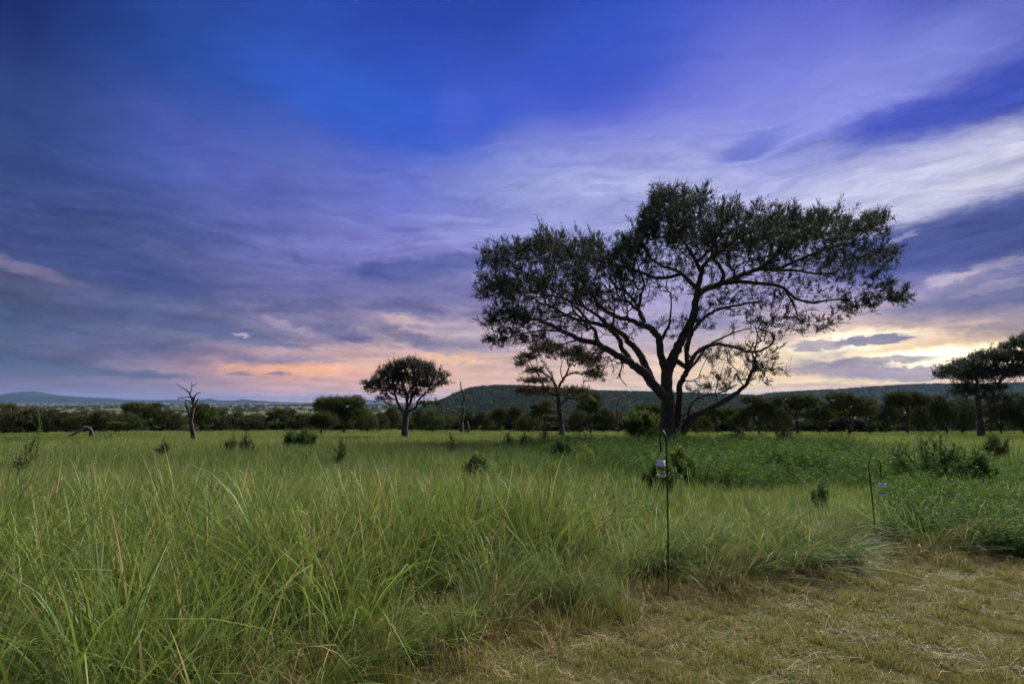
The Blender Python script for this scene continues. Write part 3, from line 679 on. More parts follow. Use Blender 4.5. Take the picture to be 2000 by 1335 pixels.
dead('dead_tree', 902, 842, 70, [(Z5([(1690,650),(1685,600),(1690,540),(1698,480),(1692,440),(1710,390),(1700,350),(1685,320),(1680,290),(1676,258)]), 0, .3, .05),
    (Z5([(1688,560),(1665,520),(1630,490),(1580,478),(1545,460),(1530,442)]), -1, .14, .04), (Z5([(1695,480),(1678,465),(1650,455)]), .5, .08, .03), (Z5([(1660,470),(1668,440)]), .5, .05, .02), (Z5([(1700,355),(1722,345)]), 0, .06, .03), (Z5([(1740,650),(1740,600),(1730,570)]), .8, .15, .06)],
    'crooked dead snag with one low side limb in front of the hill end', 'dead tree', 32, M_bark)
dead('fallen_branch', 179, 858, 46, [(Z4F([(715,628),(714,600),(705,572),(680,558),(655,560),(630,580),(590,605),(540,628),(500,642),(435,652)]), -1.5, .15, .04), (Z4F([(590,605),(575,625),(570,645)]), -.3, .03, .015), (Z4F([(655,560),(660,545)]), 0, .03, .01)],
    'arched dark fallen limb bent down into the grass at the left', 'fallen limb', 33, M_bark)
dead('fallen_branch', 216, 860, 42, [(Z4F([(935,655),(900,645),(860,635),(820,640),(780,635)]), .5, .18, .08), (Z4F([(860,635),(868,620),(875,605)]), 0, .05, .02), (Z4F([(850,636),(845,618)]), 0, .04, .015)],
    'low dark dead stump lying in the grass right of the arched fallen limb', 'stump', 34, M_bark)

# ---------------------------------------------------------------- the wood at the end of the meadow
def proto(seed, kind):
    """a tree of height 1 and crown half width about .5, in trunk and crown meshes"""
    rg = np.random.default_rng(seed)
    if kind == 'umbrella': bl = [(0, 0, .86, .5, .5, .08), (.2, .1, .78, .3, .3, .09), (-.22, -.1, .76, .28, .3, .1), (0, 0, .72, .4, .4, .08)]; tk = .5; bare = 1
    elif kind == 'round': bl = [(0, 0, .64, .44, .42, .30), (.24, 0, .48, .28, .3, .24), (-.26, .1, .5, .28, .3, .24), (0, -.1, .86, .24, .25, .12)]; tk = .24; bare = 1
    elif kind == 'bushy': bl = [(0, 0, .52, .48, .45, .40), (.26, 0, .36, .28, .3, .28), (-.28, .1, .38, .28, .3, .3), (.05, 0, .85, .22, .22, .14)]; tk = .14; bare = 1
    elif kind == 'tiered': bl = [(-.2, 0, .8, .28, .3, .08), (.18, .1, .9, .28, .3, .08), (.25, -.1, .66, .25, .25, .07), (-.25, 0, .58, .26, .25, .08), (0, 0, .72, .3, .3, .1)]; tk = .35; bare = 1
    else: bl = [(-.15, 0, .85, .3, .3, .12), (.2, .1, .8, .25, .3, .14), (0, 0, .6, .35, .35, .16)]; tk = .35; bare = .35
    L = [([(0, 0, -.04), (rg.normal(0, .02), rg.normal(0, .02), tk * .6), (rg.normal(0, .04), rg.normal(0, .04), tk)], .034, .022)]
    for a in rg.uniform(0, 6.28, 4) + np.arange(4) * 1.57:
        x, y = math.cos(a), math.sin(a); b0 = tk * rg.uniform(.5, 1)
        L.append(([(0, 0, b0), (x * .08, y * .08, b0 + .12), (x * .2, y * .2, b0 + .28), (x * .3, y * .3, min(.85, b0 + .38))], .02, .007))
    T = blob_points(bl, 420, rg, .4, .35)
    sk = grow([([np.array(p, float) for p in l[0]], l[1], l[2]) for l in L], T, bf=.25, step=.06, rg=rg, r_tip=.0026, gnarl=.2, power=.42)
    V, f = tubes(*sk[:3], lambda r: 7 if r > .015 else 4 if r > .006 else 3, rg, .1)
    tm = mesh_np('trunk', V, f, M_bark_far, True)
    lm = foliage(sk[0], sk[1], sk[3], rg, 6 if bare == 1 else 2, 6, .08, .036, .020, maxcnt=3, upb=.25, density=lambda P: np.full(len(P), bare))
    cms = [mesh_np('crown', lm[0], lm[1], mt, False, {'tone': lm[2]}) for mt in (M_leaf_wood, M_leaf_dull)]
    return tm, cms
PROTO = {}
for i, k in enumerate(['umbrella', 'umbrella', 'round', 'round', 'bushy', 'bushy', 'bushy', 'tiered', 'tiered', 'thin']):
    PROTO.setdefault(k, []).append(proto(100 + i, k))
def wood_tree(px, top, width, depth, kind, label, group='trees in the wood at the end of the meadow', rs=None, dull=0, base_row=None):
    rg = rs; x, _, ztop = at(px, top, depth); gz_ = g1(x, depth)
    h = max(1.2, ztop - gz_); w_ = width * px_m(depth)
    tm, cms = PROTO[kind][int(rg.integers(len(PROTO[kind])))]
    root = empty('acacia_tree', (x, depth, gz_ - 0.03), rg.uniform(0, 6.28)); root.scale = (w_, w_, h)
    tag(root, label, 'tree', group)
    link('trunk', tm, root); link('crown', cms[dull], root)
    return root
rs = np.random.default_rng(77)
BELT = [ # photo column, top row, width, distance, kind, dull leaves, label
 (14,789,64,88,'bushy',1,'broad dark acacia at the very left end of the wood'),
 (56,799,52,90,'round',1,'low dark crown second from the left end of the wood'),
 (98,801,50,92,'bushy',1,'dark rounded acacia behind the tall yellowish weed stalk at the left'),
 (134,807,44,90,'round',0,'low acacia directly behind the arch of the fallen limb'),
 (168,800,56,86,'bushy',1,'dense dark acacia just right of the arched fallen limb'),
 (206,803,48,88,'round',1,'dark acacia behind the low stump in the grass'),
 (229,825,26,70,'umbrella',0,'tiny flat topped tree in front of the wood, right of the stump'),
 (252,806,40,74,'bushy',0,'bushy tree leaning under the flat topped one, left of the snag'),
 (263,787,36,96,'umbrella',0,'flat topped acacia standing highest in the left part of the wood'),
 (297,790,40,92,'tiered',0,'layered pale green acacia right of the highest flat topped one'),
 (322,802,40,90,'round',1,'rounded dark acacia halfway between the layered one and the snag'),
 (347,809,34,92,'bushy',1,'low bushy acacia directly left of the tall dead snag'),
 (402,790,52,80,'round',0,'broad green acacia directly right of the tall dead snag'),
 (432,800,46,84,'bushy',1,'dark bushy tree right of the broad one by the snag'),
 (462,806,34,86,'round',1,'small round acacia above the two leafless shrubs'),
 (498,808,52,82,'bushy',1,'wide low dark tree crown right of the leafless shrubs'),
 (541,802,36,80,'tiered',0,'thin layered tree left of its taller leaning neighbour'),
 (566,804,34,84,'tiered',1,'leaning tree with an open crown, left of the wide low acacia'),
 (592,809,50,80,'bushy',1,'wide low acacia left of the twin crowned flat topped tree'),
 (718,806,40,82,'bushy',1,'dark bush like acacia right of the twin crowned flat topped tree'),
 (742,808,34,86,'round',1,'round acacia immediately left of the lone round topped acacia trunk'),
 (765,798,30,90,'round',0,'acacia peeping out under the left side of the lone round topped acacia'),
 (824,806,34,86,'round',1,'acacia just right of the lone round topped acacia trunk'),
 (844,801,42,80,'bushy',0,'full bushy tree between the lone acacia and the crooked snag'),
 (872,813,30,84,'round',1,'low round tree under the side limb of the crooked snag'),
 (915,805,26,90,'bushy',1,'narrow dark tree just right of the crooked snag'),
 (943,806,36,88,'round',1,'round dark tree at the foot of the hill end'),
 (974,800,46,84,'tiered',0,'open layered tree, second right of the hill end'),
 (1004,797,42,82,'tiered',1,'open forked tree left of the reddish trunk'),
 (1034,806,40,88,'bushy',1,'low bush like tree behind the reddish trunk'),
 (1060,784,44,76,'tiered',1,'dusky tree with reddish trunk, left of the slender open acacia'),
 (1128,800,40,86,'bushy',1,'low dark tree right of the slender open acacia trunk'),
 (1152,770,50,80,'tiered',0,'tall open tree halfway between the slender acacia and the bare twigged tree'),
 (1180,800,40,84,'round',1,'shaded tree left of the nearly bare twigged tree'),
 (1268,790,54,80,'umbrella',0,'flat crowned tree rising behind the yellow green bush'),
 (1358,802,52,84,'bushy',1,'dark tree seen just right of the huge acacia trunk'),
 (1398,795,56,80,'umbrella',0,'flat crowned tree under the low right limb of the huge acacia'),
 (1442,806,44,84,'round',1,'round low tree right of the low limb of the huge acacia'),
 (1482,776,60,80,'tiered',1,'broad layered tree, first of the taller trees right of the huge acacia'),
 (1516,784,44,84,'bushy',1,'dark tree squeezed between two broad layered trees right of the huge acacia'),
 (1552,771,76,76,'umbrella',0,'wide crowned tree with pale sky showing between its limbs'),
 (1598,784,44,84,'round',1,'dark round tree right of the wide crowned one'),
 (1655,770,84,78,'tiered',1,'broad fan shaped tree with several dark trunks'),
 (1694,777,50,80,'thin',1,'grey half bare tree right of the fan shaped one'),
 (1728,788,44,86,'round',1,'small round tree between the half bare tree and the green flat topped one'),
 (1768,766,66,78,'umbrella',0,'green flat topped tree in the middle of the right part of the wood'),
 (1806,776,48,84,'bushy',1,'dense dark tree right of the green flat topped one'),
 (1840,774,54,80,'round',1,'dark rounded tree below the left tip of the leaning acacia'),
 (1876,778,52,84,'bushy',1,'dense tree just left of the leaning acacia trunk'),
 (1950,776,56,82,'round',1,'dark rounded tree just right of the leaning acacia trunk'),
 (1990,768,60,80,'bushy',0,'dense tree cut off by the right edge of the wood'),
]
for (px, top, w_, dep, kind, dull, lab) in BELT:
    wood_tree(px, top - 3, w_ * 1.2, dep + rs.uniform(-2, 2), kind, lab, rs=rs, dull=dull)
for i in range(52):                          # the ranks behind, showing only between the front trees
    px = -30 + 2070 * (i + rs.uniform(0.1, .9)) / 52
    base = np.interp(px, [0, 500, 900, 1300, 1500, 2000], [806, 812, 812, 804, 792, 784])
    side = ('left of the tall dead snag' if px < 380 else 'between the tall snag and the crooked snag' if px < 902 else
            'between the crooked snag and the huge acacia' if px < 1313 else 'right of the huge acacia')
    wood_tree(px, base + rs.uniform(-3, 9), rs.uniform(60, 96), rs.uniform(96, 122), ['bushy', 'round', 'umbrella', 'tiered'][int(rs.integers(4))],
              'dim tree in the rear of the wood, ' + side, group='rear rank of the wood, ' + side, rs=rs, dull=int(rs.random() < .7))

# ---------------------------------------------------------------- scattering (stuff only): points carry turn, size and kind
def scatter(name, pts, rot, scl, kinds, protos, label, cat):
    me = bpy.data.meshes.new(name); k = len(pts)
    me.vertices.add(k); me.vertices.foreach_set('co', np.asarray(pts, np.float32).ravel())
    a = me.attributes.new('turn', 'FLOAT_VECTOR', 'POINT'); a.data.foreach_set('vector', np.asarray(rot, np.float32).ravel())
    a = me.attributes.new('size', 'FLOAT_VECTOR', 'POINT'); a.data.foreach_set('vector', np.asarray(scl, np.float32).ravel())
    a = me.attributes.new('sort', 'INT', 'POINT'); a.data.foreach_set('value', np.asarray(kinds, np.int32))
    o = link(name, me); tag(o, label, cat, None, 'stuff')
    g = bpy.data.node_groups.new(name, 'GeometryNodeTree')
    g.interface.new_socket('Geometry', in_out='INPUT', socket_type='NodeSocketGeometry')
    g.interface.new_socket('Geometry', in_out='OUTPUT', socket_type='NodeSocketGeometry')
    nn, ll = g.nodes.new, g.links.new
    gi, go = nn('NodeGroupInput'), nn('NodeGroupOutput')
    iop = nn('GeometryNodeInstanceOnPoints'); ll(gi.outputs[0], iop.inputs['Points'])
    j = nn('GeometryNodeJoinGeometry')
    for pm in protos:
        po = bpy.data.objects.new(name + '_piece', pm)
        oi = nn('GeometryNodeObjectInfo'); oi.inputs['Object'].default_value = po
        ti = nn('GeometryNodeGeometryToInstance'); ll(oi.outputs['Geometry'], ti.inputs[0]); ll(ti.outputs[0], j.inputs[0])
    ll(j.outputs[0], iop.inputs['Instance']); iop.inputs['Pick Instance'].default_value = True
    def na(nm, t):
        q = nn('GeometryNodeInputNamedAttribute'); q.data_type = t; q.inputs['Name'].default_value = nm
        return q.outputs[0]
    ll(na('sort', 'INT'), iop.inputs['Instance Index'])
    ll(na('turn', 'FLOAT_VECTOR'), iop.inputs['Rotation']); ll(na('size', 'FLOAT_VECTOR'), iop.inputs['Scale'])
    ll(iop.outputs[0], go.inputs[0])
    md = o.modifiers.new('scatter', 'NODES'); md.node_group = g
    return o
def blades(rg, n_, h, spread, width, segs=5, droop=1.0, lean=0.3, lean_dir=None, hvar=0.3, wild=0.0, flat=0.0):
    """a tuft of curved tapering blades"""
    a = rg.uniform(0, 6.28, n_); r = spread * np.sqrt(rg.random(n_))
    base = np.stack([np.cos(a) * r, np.sin(a) * r, np.zeros(n_)], 1)
    out = a + rg.normal(0, 0.9, n_)
    if lean_dir is not None: out = np.where(rg.random(n_) < 0.7, lean_dir + rg.normal(0, .5, n_), out)
    H = h * np.clip(rg.normal(1 - hvar / 2, hvar, n_), 0.25, 1.35)
    th0 = np.abs(rg.normal(lean * 0.5, lean * 0.5, n_)) + flat; bend = np.abs(rg.normal(droop * 0.6, droop * 0.45, n_))
    kink = np.where(rg.random(n_) < 0.12 + wild, rg.uniform(.6, 1.5, n_), 0); kp = rg.uniform(.4, .85, n_)
    pos = base.copy(); rows = []; t_prev = 0
    yaw = out.copy()
    tw = rg.uniform(0, 3.14, n_)
    for s in range(segs + 1):
        t = s / segs
        th = th0 + bend * t ** 1.7 + kink * (t > kp)
        th = np.minimum(th, 2.6)
        d = np.stack([np.cos(yaw) * np.sin(th), np.sin(yaw) * np.sin(th), np.cos(th)], 1)
        if s: pos = pos + d * (H / segs)[:, None]
        wd = width * (0.7 + 0.3 * rg.random(n_) if s == 0 else 1) * (1 - t ** 2.2) ** 0.8 + 0.0004
        side = np.stack([-np.sin(yaw + tw * 0.6), np.cos(yaw + tw * 0.6), 0 * yaw], 1)
        rows.append((pos - side * wd[:, None] / 2 if isinstance(wd, np.ndarray) else pos - side * wd / 2, pos + side * (wd[:, None] if isinstance(wd, np.ndarray) else wd) / 2))
    V = np.stack([np.stack(rw, 1) for rw in rows], 1)            # n, segs+1, 2, 3
    k = 2 * (segs + 1); ix = (np.arange(n_) * k)[:, None]
    f = np.concatenate([np.stack([ix[:, 0] + 2 * s, ix[:, 0] + 2 * s + 1, ix[:, 0] + 2 * s + 3, ix[:, 0] + 2 * s + 2], 1) for s in range(segs)])
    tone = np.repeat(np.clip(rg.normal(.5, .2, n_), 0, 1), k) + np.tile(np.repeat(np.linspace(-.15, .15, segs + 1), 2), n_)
    dry = np.repeat(rg.random(n_), k)
    return V.reshape(-1, 3), f, tone, dry
def merge(parts):
    V, F_, T, D, o = [], [], [], [], 0
    for v, f, t, d in parts: V.append(v); F_.append(f + o); T.append(t); D.append(d); o += len(v)
    return np.concatenate(V), np.concatenate(F_), np.concatenate(T), np.concatenate(D)
def tuft_mesh(name, parts, mat):
    V, f, t, d = merge(parts); return mesh_np(name, V, f, mat, True, {'tone': np.clip(t, 0, 1), 'dry': d})
def herb(rg, stems, h, leaf, lw, per=14, spread=.15, lean=.35):
    """leafy plant: stems with leaves set along them"""
    parts = []
    for _ in range(stems):
        a = rg.uniform(0, 6.28); le = abs(rg.normal(0, lean)) + .05; H = h * rg.uniform(.55, 1.1)
        b = np.array([math.cos(a), math.sin(a), 0]) * spread * rg.random()
        t = np.linspace(0, 1, 6)[:, None]
        path = b + np.array([math.cos(a) * le, math.sin(a) * le, 0]) * (t ** 1.4) * H + np.array([0, 0, 1]) * t * H * (1 - .15 * t)
        path += rg.normal(0, .012, path.shape) * t
        w = (.006 * (1 - t) + .002)
        V = np.concatenate([np.stack([path - [1, 0, 0] * w, path + [1, 0, 0] * w], 1).reshape(-1, 3), np.stack([path - [0, 1, 0] * w, path + [0, 1, 0] * w], 1).reshape(-1, 3)])
        f = np.array([[o + 2 * i, o + 2 * i + 1, o + 2 * i + 3, o + 2 * i + 2] for o in (0, 12) for i in range(5)])
        parts.append((V, f, np.full(len(V), .2), np.zeros(len(V))))
        tt = np.sort(rg.uniform(.2, 1, per)); C = np.stack([np.interp(tt, t[:, 0], path[:, i]) for i in range(3)], 1)
        an = np.arange(per) * 2.4 + rg.normal(0, .4, per)
        D = np.stack([np.cos(an), np.sin(an), rg.uniform(.1, .9, per)], 1)
        S = leaf * (1.15 - .5 * tt) * rg.uniform(.7, 1.2, per)
        LV, lf = leaf_quads(C, D, S, S * lw, rg)
        tn = np.repeat(np.clip(rg.normal(.55, .2, per), 0, 1), 4)
        parts.append((LV, lf, tn, np.repeat(rg.random(per) * .97, 4)))
    return merge(parts)

PATCH = [(0.09, .50, .12, (98, 118, 44), .55), (0.22, .55, .1, (62, 84, 40), .55), (0.6, .58, .1, (118, 122, 60), .4)]
M_grass = leafy('long green grass', (74, 96, 40), (142, 158, 70), dry=(176, 158, 104), dryk=.11, trans=.42, patch_cols=PATCH, rough=.5)
M_grassb = leafy('bluish green grass', (78, 104, 58), (134, 154, 90), dry=(170, 156, 112), dryk=.08, trans=.4, rough=.45)
M_field = leafy('meadow grass', (98, 114, 52), (148, 156, 82), dry=(160, 146, 88), dryk=.12, trans=.4, rough=.6,
    patch_cols=[(0.035, .47, .12, (80, 104, 44), .75), (0.09, .54, .12, (126, 130, 64), .5), (0.3, .56, .12, (74, 94, 42), .5)])
M_straw = leafy('dry straw', (112, 94, 62), (180, 160, 110), dry=(98, 104, 52), dryk=.15, trans=.25)
M_mown = leafy('short mown grass', (92, 102, 44), (142, 142, 66), dry=(168, 150, 100), dryk=.27, trans=.35)
M_head = leafy('seed heads', (120, 100, 70), (176, 156, 110), trans=.3)
M_herb = leafy('broad leaved herbs', (54, 82, 36), (112, 142, 60), dry=(120, 132, 70), dryk=.1, trans=.38)
rg = np.random.default_rng(5)
def seed_stalks(rg, n_, h):
    V, f, t, d = blades(rg, n_, h, .1, .0035, 5, .35, .25, hvar=.15)
    ps = [(V, f, t, d)]
    tops = V.reshape(n_, -1, 3)[:, -1]; prev = V.reshape(n_, -1, 3)[:, -4]
    C = np.repeat(tops, 10, 0) - np.repeat(tops - prev, 10, 0) * np.tile(np.linspace(0, 1.2, 10), n_)[:, None]
    D = np.repeat(tops - prev, 10, 0) * 4 + rg.normal(0, .35, C.shape)
    LV, lf = leaf_quads(C, D, np.full(len(C), .045), np.full(len(C), .007), rg)
    ps.append((LV, lf, rg.random(len(LV)) * .5 + .3, np.ones(len(LV)) * .99))
    return merge(ps)
TALL = [tuft_mesh('tuft', [blades(rg, 30, rg.uniform(.85, 1.1), .13, .0125, 6, rg.uniform(.7, 1.3), .45, hvar=.3)], M_grass if i % 3 else M_grassb) for i in range(6)]
TALL += [tuft_mesh('tuft', [blades(rg, 18, 1.0, .12, .014, 7, 1.5, .5, hvar=.25), blades(rg, 12, .6, .15, .008, 5, 1.2, .6)], M_grass) for i in range(2)]
TALL += [tuft_mesh('tuft', [seed_stalks(rg, 5, 1.02), blades(rg, 14, .8, .12, .008, 5, .8, .4)], M_grass)]
MIDG = [tuft_mesh('tuft', [blades(rg, 30, rg.uniform(.8, 1.1), .3, .030, 4, rg.uniform(.6, 1.2), .45, hvar=.35)], M_grass if i % 2 else M_grassb) for i in range(4)]
FARG = [tuft_mesh('tuft', [blades(rg, 40, 1.0, .7, .085, 3, rg.uniform(.4, .9), .35, hvar=.35)], M_field) for i in range(4)]
STUB = [tuft_mesh('tuft', [blades(rg, 30, rg.uniform(.8, 1.1), .3, .026, 4, .5, .3, hvar=.4)], M_mown) for i in range(3)]
DRY = [tuft_mesh('tuft', [blades(rg, 40, rg.uniform(.7, 1.0), .2, .016, 5, 1.3, .7, hvar=.5, wild=.3)], M_straw) for i in range(3)]
FLOP = [tuft_mesh('tuft', [blades(rg, 28, 1.0, .14, .014, 6, .8, .5, lean_dir=0.0, hvar=.3, flat=.5)], (M_grass, M_straw, M_grassb)[i]) for i in range(3)]
LITTER = [tuft_mesh('straw', [blades(rg, 22, rg.uniform(.8, 1.1), .6, .024, 4, .35, .15, hvar=.6, flat=1.32, wild=.1)], M_straw) for i in range(3)]
SHORT = [tuft_mesh('tuft', [blades(rg, 26, 1.0, .75, .07, 3, .9, .7, hvar=.5)], M_mown) for i in range(4)]

def cols(n_, y0, y1, rg, margin=1.12, pw=1.0):
    """random ground points inside the wedge seen, evenly spread per area"""
    y = np.sqrt(rg.uniform(y0 ** 2, y1 ** 2, n_)) if pw == 1 else y0 + (y1 - y0) * rg.random(n_) ** pw
    x = rg.uniform(-1, 1, n_) * (y * .93 * margin + .8)
    return x, y
def sn(x, y, s, ph=0.0):
    return (np.sin(x * s + ph) * np.sin(y * s * 1.3 + ph * 2.1) + .5 * np.sin(x * s * 2.3 + y * s * 1.7 + ph)) / 1.5
ALLP = {}
def add_tufts(key, x, y, scale, kinds, rg, tilt=.12, yaw=None, sink=.02, lift=0.0):
    z = G(x, y) - sink + lift; k = len(x)
    rot = np.stack([rg.normal(0, tilt, k), rg.normal(0, tilt, k), rg.uniform(0, 6.28, k) if yaw is None else yaw], 1)
    sc3 = np.stack([scale * rg.uniform(.85, 1.2, k)] * 2 + [scale], 1) if np.ndim(scale) else np.full((k, 3), scale)
    ALLP.setdefault(key, []).append((np.stack([x, y, z], 1), rot, sc3, kinds))
P1 = np.array([1.4, 0.0]);
pole1 = np.array(at(1305, 1166, 5.35)); pole2 = np.array(at(1711, 1060, 7.28))
def clear_of(x, y, rad=.16):
    ok = np.ones(len(x), bool)
    for p_, r_ in ((pole1, rad), (pole2, .42)):
        ok &= np.hypot(x - p_[0], y - p_[1]) > r_
        ok &= ~((np.abs(x - p_[0] * y / p_[1]) < r_ * .55) & (y < p_[1]) & (y > p_[1] - (.9 if p_ is pole1 else 1.5)))     # trodden strip in front of each pole
    return ok
def lean_clear(x, y):
    ok = np.ones(len(x), bool)
    for p_ in (pole1, pole2): ok &= ~((x > p_[0] - .75) & (x < p_[0] + .35) & (y > p_[1] - .6) & (y < p_[1] + .55))
    return ok
# long grass nearest the clearing
x, y = cols(8200, 1.2, 10.5, rg, 1.15)
e = edge_y(x); keep = (y > e - .05) & clear_of(x, y, .34) & (y > 1.3)
inside = y - e
keep &= rg.random(len(x)) < np.clip(.55 + .75 * sn(x, y, 3.1, .4) + (inside > 2) * .2, .08, 1)
x, y, inside = x[keep], y[keep], inside[keep]
left = sstep(1.8, -.4, x)
h = (.55 + .42 * left) * np.clip(.3 + inside * .75, .3, 1.0) + .13 * sn(x, y, 2.1) + rg.normal(0, .09, len(x))
h = h * (1 - .38 * sstep(6.3, 8.5, y)) + .22 * np.exp(-((x - .55) ** 2 + (y - 6.6) ** 2) / .35)
h = np.clip(h, .25, 1.15)
lim = 1.75 - .24 * y                       # nothing stands up into the lens
h = np.where(y < 2.6, np.minimum(h, .62), h)
add_tufts('long_grass', x, y, h, np.where(rg.random(len(x)) < .008, 8, rg.integers(0, 8, len(x))), rg, tilt=.14)
# flopped grass along the right of the edge
x = rg.uniform(.9, 5.6, 330); y = edge_y(x) + rg.uniform(.1, 1.0, 330); k = lean_clear(x, y); x, y = x[k], y[k]
add_tufts('flopped_grass', x, y, rg.uniform(.45, .8, len(x)), rg.choice([0, 0, 0, 1, 2, 2], len(x)), rg, tilt=.2, yaw=rg.normal(-.7, 1.0, len(x)))
x = rg.uniform(-2.5, 1.2, 130); y = edge_y(x) + rg.uniform(.1, .9, 130); k = lean_clear(x, y); x, y = x[k], y[k]
add_tufts('flopped_grass', x, y, rg.uniform(.35, .7, len(x)), rg.choice([0, 1, 2], len(x)), rg, tilt=.1, yaw=rg.normal(-.9, .8, len(x)))
# dry heaps where the cutter stopped
x = rg.uniform(-2.6, 5.4, 1500); y = edge_y(x) + rg.normal(.22, .24, 1500)
k = (sn(x, y, 2.3, 1.1) > -.35) & (rg.random(1500) < .8) & clear_of(x, y, .1) & (np.hypot(x - pole2[0], y - pole2[1]) > .5); x, y = x[k], y[k]
add_tufts('dry_grass', x, y, np.clip(.22 + .2 * sn(x, y, 2.3, 1.1) + rg.normal(0, .05, len(x)), .1, .55), rg.integers(0, 3, len(x)), rg, tilt=.35)
x = rg.uniform(-3, 5.5, 260); y = edge_y(x) + rg.uniform(.4, 2.0, 260); k = clear_of(x, y, .3); x, y = x[k], y[k]
add_tufts('dry_grass', x, y, rg.uniform(.25, .5, len(x)), rg.integers(0, 3, len(x)), rg, tilt=.25)
x = rg.uniform(-4.2, .6, 800); y = edge_y(x) + rg.uniform(.1, 2.6, 800); k = y > 1.9; x, y = x[k], y[k]
add_tufts('dry_grass', x, y, rg.uniform(.22, .5, len(x)), rg.integers(0, 3, len(x)), rg, tilt=.3)
x = rg.uniform(-3.4, 5.8, 1100); y = edge_y(x) + rg.normal(.12, .22, 1100); k = (sn(x, y, 2.9, 3.1) > -.1) & (np.hypot(x - pole2[0], y - pole2[1]) > .45) & ((np.abs(x - pole1[0]) > .12) | (y > pole1[1])); x, y = x[k], y[k]
add_tufts('cut_edge_grass', x, y, np.clip(.12 + .07 * sn(x, y, 2.9, 3.1) + rg.normal(0, .035, len(x)), .05, .24), rg.integers(0, 3, len(x)), rg, tilt=.16)
# meadow, farther and farther
x, y = cols(19000, 8.5, 24, rg, 1.12)
h = .38 + .07 * sn(x, y, .55, 2) + .05 * sn(x, y, 1.7) + rg.normal(0, .04, len(x)) + .12 * sstep(11.5, 8.5, y)
under = (x / y > np.interp(y, [11, 14, 20, 28], [.30, .16, .05, -.02])) & (x / y < np.interp(y, [11, 14, 20, 28], [.72, .66, .56, .36]))
h = np.where(under, h * .6, h)
k = rg.random(len(x)) < .85 + .15 * sn(x, y, .9); x, y, h = x[k], y[k], h[k]
add_tufts('meadow_grass', x, y, h, rg.integers(0, 4, len(x)), rg, tilt=.12)
x, y = cols(24000, 19, 60, rg, 1.12)
h = .30 + .06 * sn(x, y, .3, 1) + rg.normal(0, .04, len(x))
add_tufts('field_grass', x, y, h, rg.integers(0, 4, len(x)), rg, tilt=.1)
x, y = cols(20000, 55, 135, rg, 1.1)
ALLP.setdefault('field_grass', [])
add_tufts('field_grass', x, y, .36 + .08 * sn(x, y, .12, 1) + rg.normal(0, .06, len(x)), rg.integers(0, 4, len(x)), rg, tilt=.1)
# the mown clearing: short tufts and cut straw lying flat
x = rg.uniform(-2.6, 8.5, 46000); y = rg.uniform(2.2, 7.2, 46000)
k = (y < edge_y(x) + .25) & (x < y * 1.05 + .8) & (sn(x, y, 6.5, .7) + .7 * sn(x, y, 15, 2) + rg.normal(0, .45, len(x)) > -.35); x, y = x[k], y[k]
add_tufts('mown_grass', x, y, np.clip(.034 + .02 * sn(x, y, 6.5, .7) + rg.normal(0, .011, len(x)), .012, .08), rg.integers(0, 4, len(x)), rg, tilt=.25, sink=.0)
x = rg.uniform(-2.6, 8.5, 9000); y = rg.uniform(2.2, 7.2, 9000); k = (rg.random(9000) < .85) & (y < edge_y(x) + .4) & (x < y * 1.05 + .8) & (rg.random(9000) < .5 + .5 * sn(x, y, 3.1, 2.4) + .6 * (y > edge_y(x) - .5)); x, y = x[k], y[k]
add_tufts('cut_straw', x, y, rg.uniform(.06, .17, len(x)), rg.integers(0, 3, len(x)), rg, tilt=.1, sink=-.012)
SETS = {'long_grass': (TALL, 'long green grass standing along the edge of the mown clearing', 'grass'),
 'flopped_grass': (FLOP, 'long grass flopped over towards the mown clearing', 'grass'),
 'cut_edge_grass': (STUB, 'yellow green ankle high grass along the ragged cut edge', 'grass'),
 'dry_grass': (DRY, 'dry brown tangled grass along the cut edge', 'grass'),
 'meadow_grass': (MIDG, 'green meadow grass behind the tall near grass', 'grass'),
 'field_grass': (FARG, 'yellow green grass of the far meadow reaching to the wood', 'grass'),
 'mown_grass': (SHORT, 'short yellow green stubble of the mown clearing', 'grass'),
 'cut_straw': (LITTER, 'cut straw lying on the mown clearing', 'straw')}
def flush(key):
    a = ALLP[key]; pr, lab, cat = SETS[key]
    scatter(key, *(np.concatenate([q_[i] for q_ in a]) for i in range(4)), pr, lab, cat)
for key in list(SETS): flush(key)

# ---------------------------------------------------------------- leafy growth round the big tree and to the right
HERB = [tuft_mesh('herb', [herb(rg, 9, 1.0, .085, .42, 16, .3, .3)], M_herb) for _ in range(4)] + [tuft_mesh('herb', [herb(rg, 7, .8, .12, .38, 14, .25, .5)], M_herb) for _ in range(2)]
def inpoly_band(n_, fn): 
    x, y = fn(n_); return x, y
k = 8800
y = rg.uniform(11, 28, k); x = rg.uniform(-.05, .74, k) * y + .3
lim_l = np.interp(y, [11, 14, 20, 28], [.30, .16, .05, -.02]); lim_r = np.interp(y, [11, 14, 20, 28], [.72, .66, .56, .36])
ok = (x / y > lim_l) & (x / y < lim_r); x, y = x[ok], y[ok]
ok = rg.random(len(x)) < .62 + .5 * sn(x, y, 1.2, 4); x, y = x[ok], y[ok]
hh = np.clip(.66 + .28 * sn(x, y, .8, 3) + rg.normal(0, .08, len(x)) - .14 * sstep(19, 25, y), .28, 1.0)
add_tufts('undergrowth', x, y, hh, rg.integers(0, 6, len(x)), rg, tilt=.2)
y = rg.uniform(6.5, 13, 3400); x = y * rg.uniform(.66, 1.02, 3400); k = (y > edge_y(x) + .15) & clear_of(x, y, .2) & lean_clear(x, y); x, y = x[k], y[k]
add_tufts('undergrowth', x, y, np.clip(.5 + .2 * sn(x, y, 1.1, 5) + rg.normal(0, .08, len(x)), .25, .85), rg.integers(0, 6, len(x)), rg, tilt=.2)
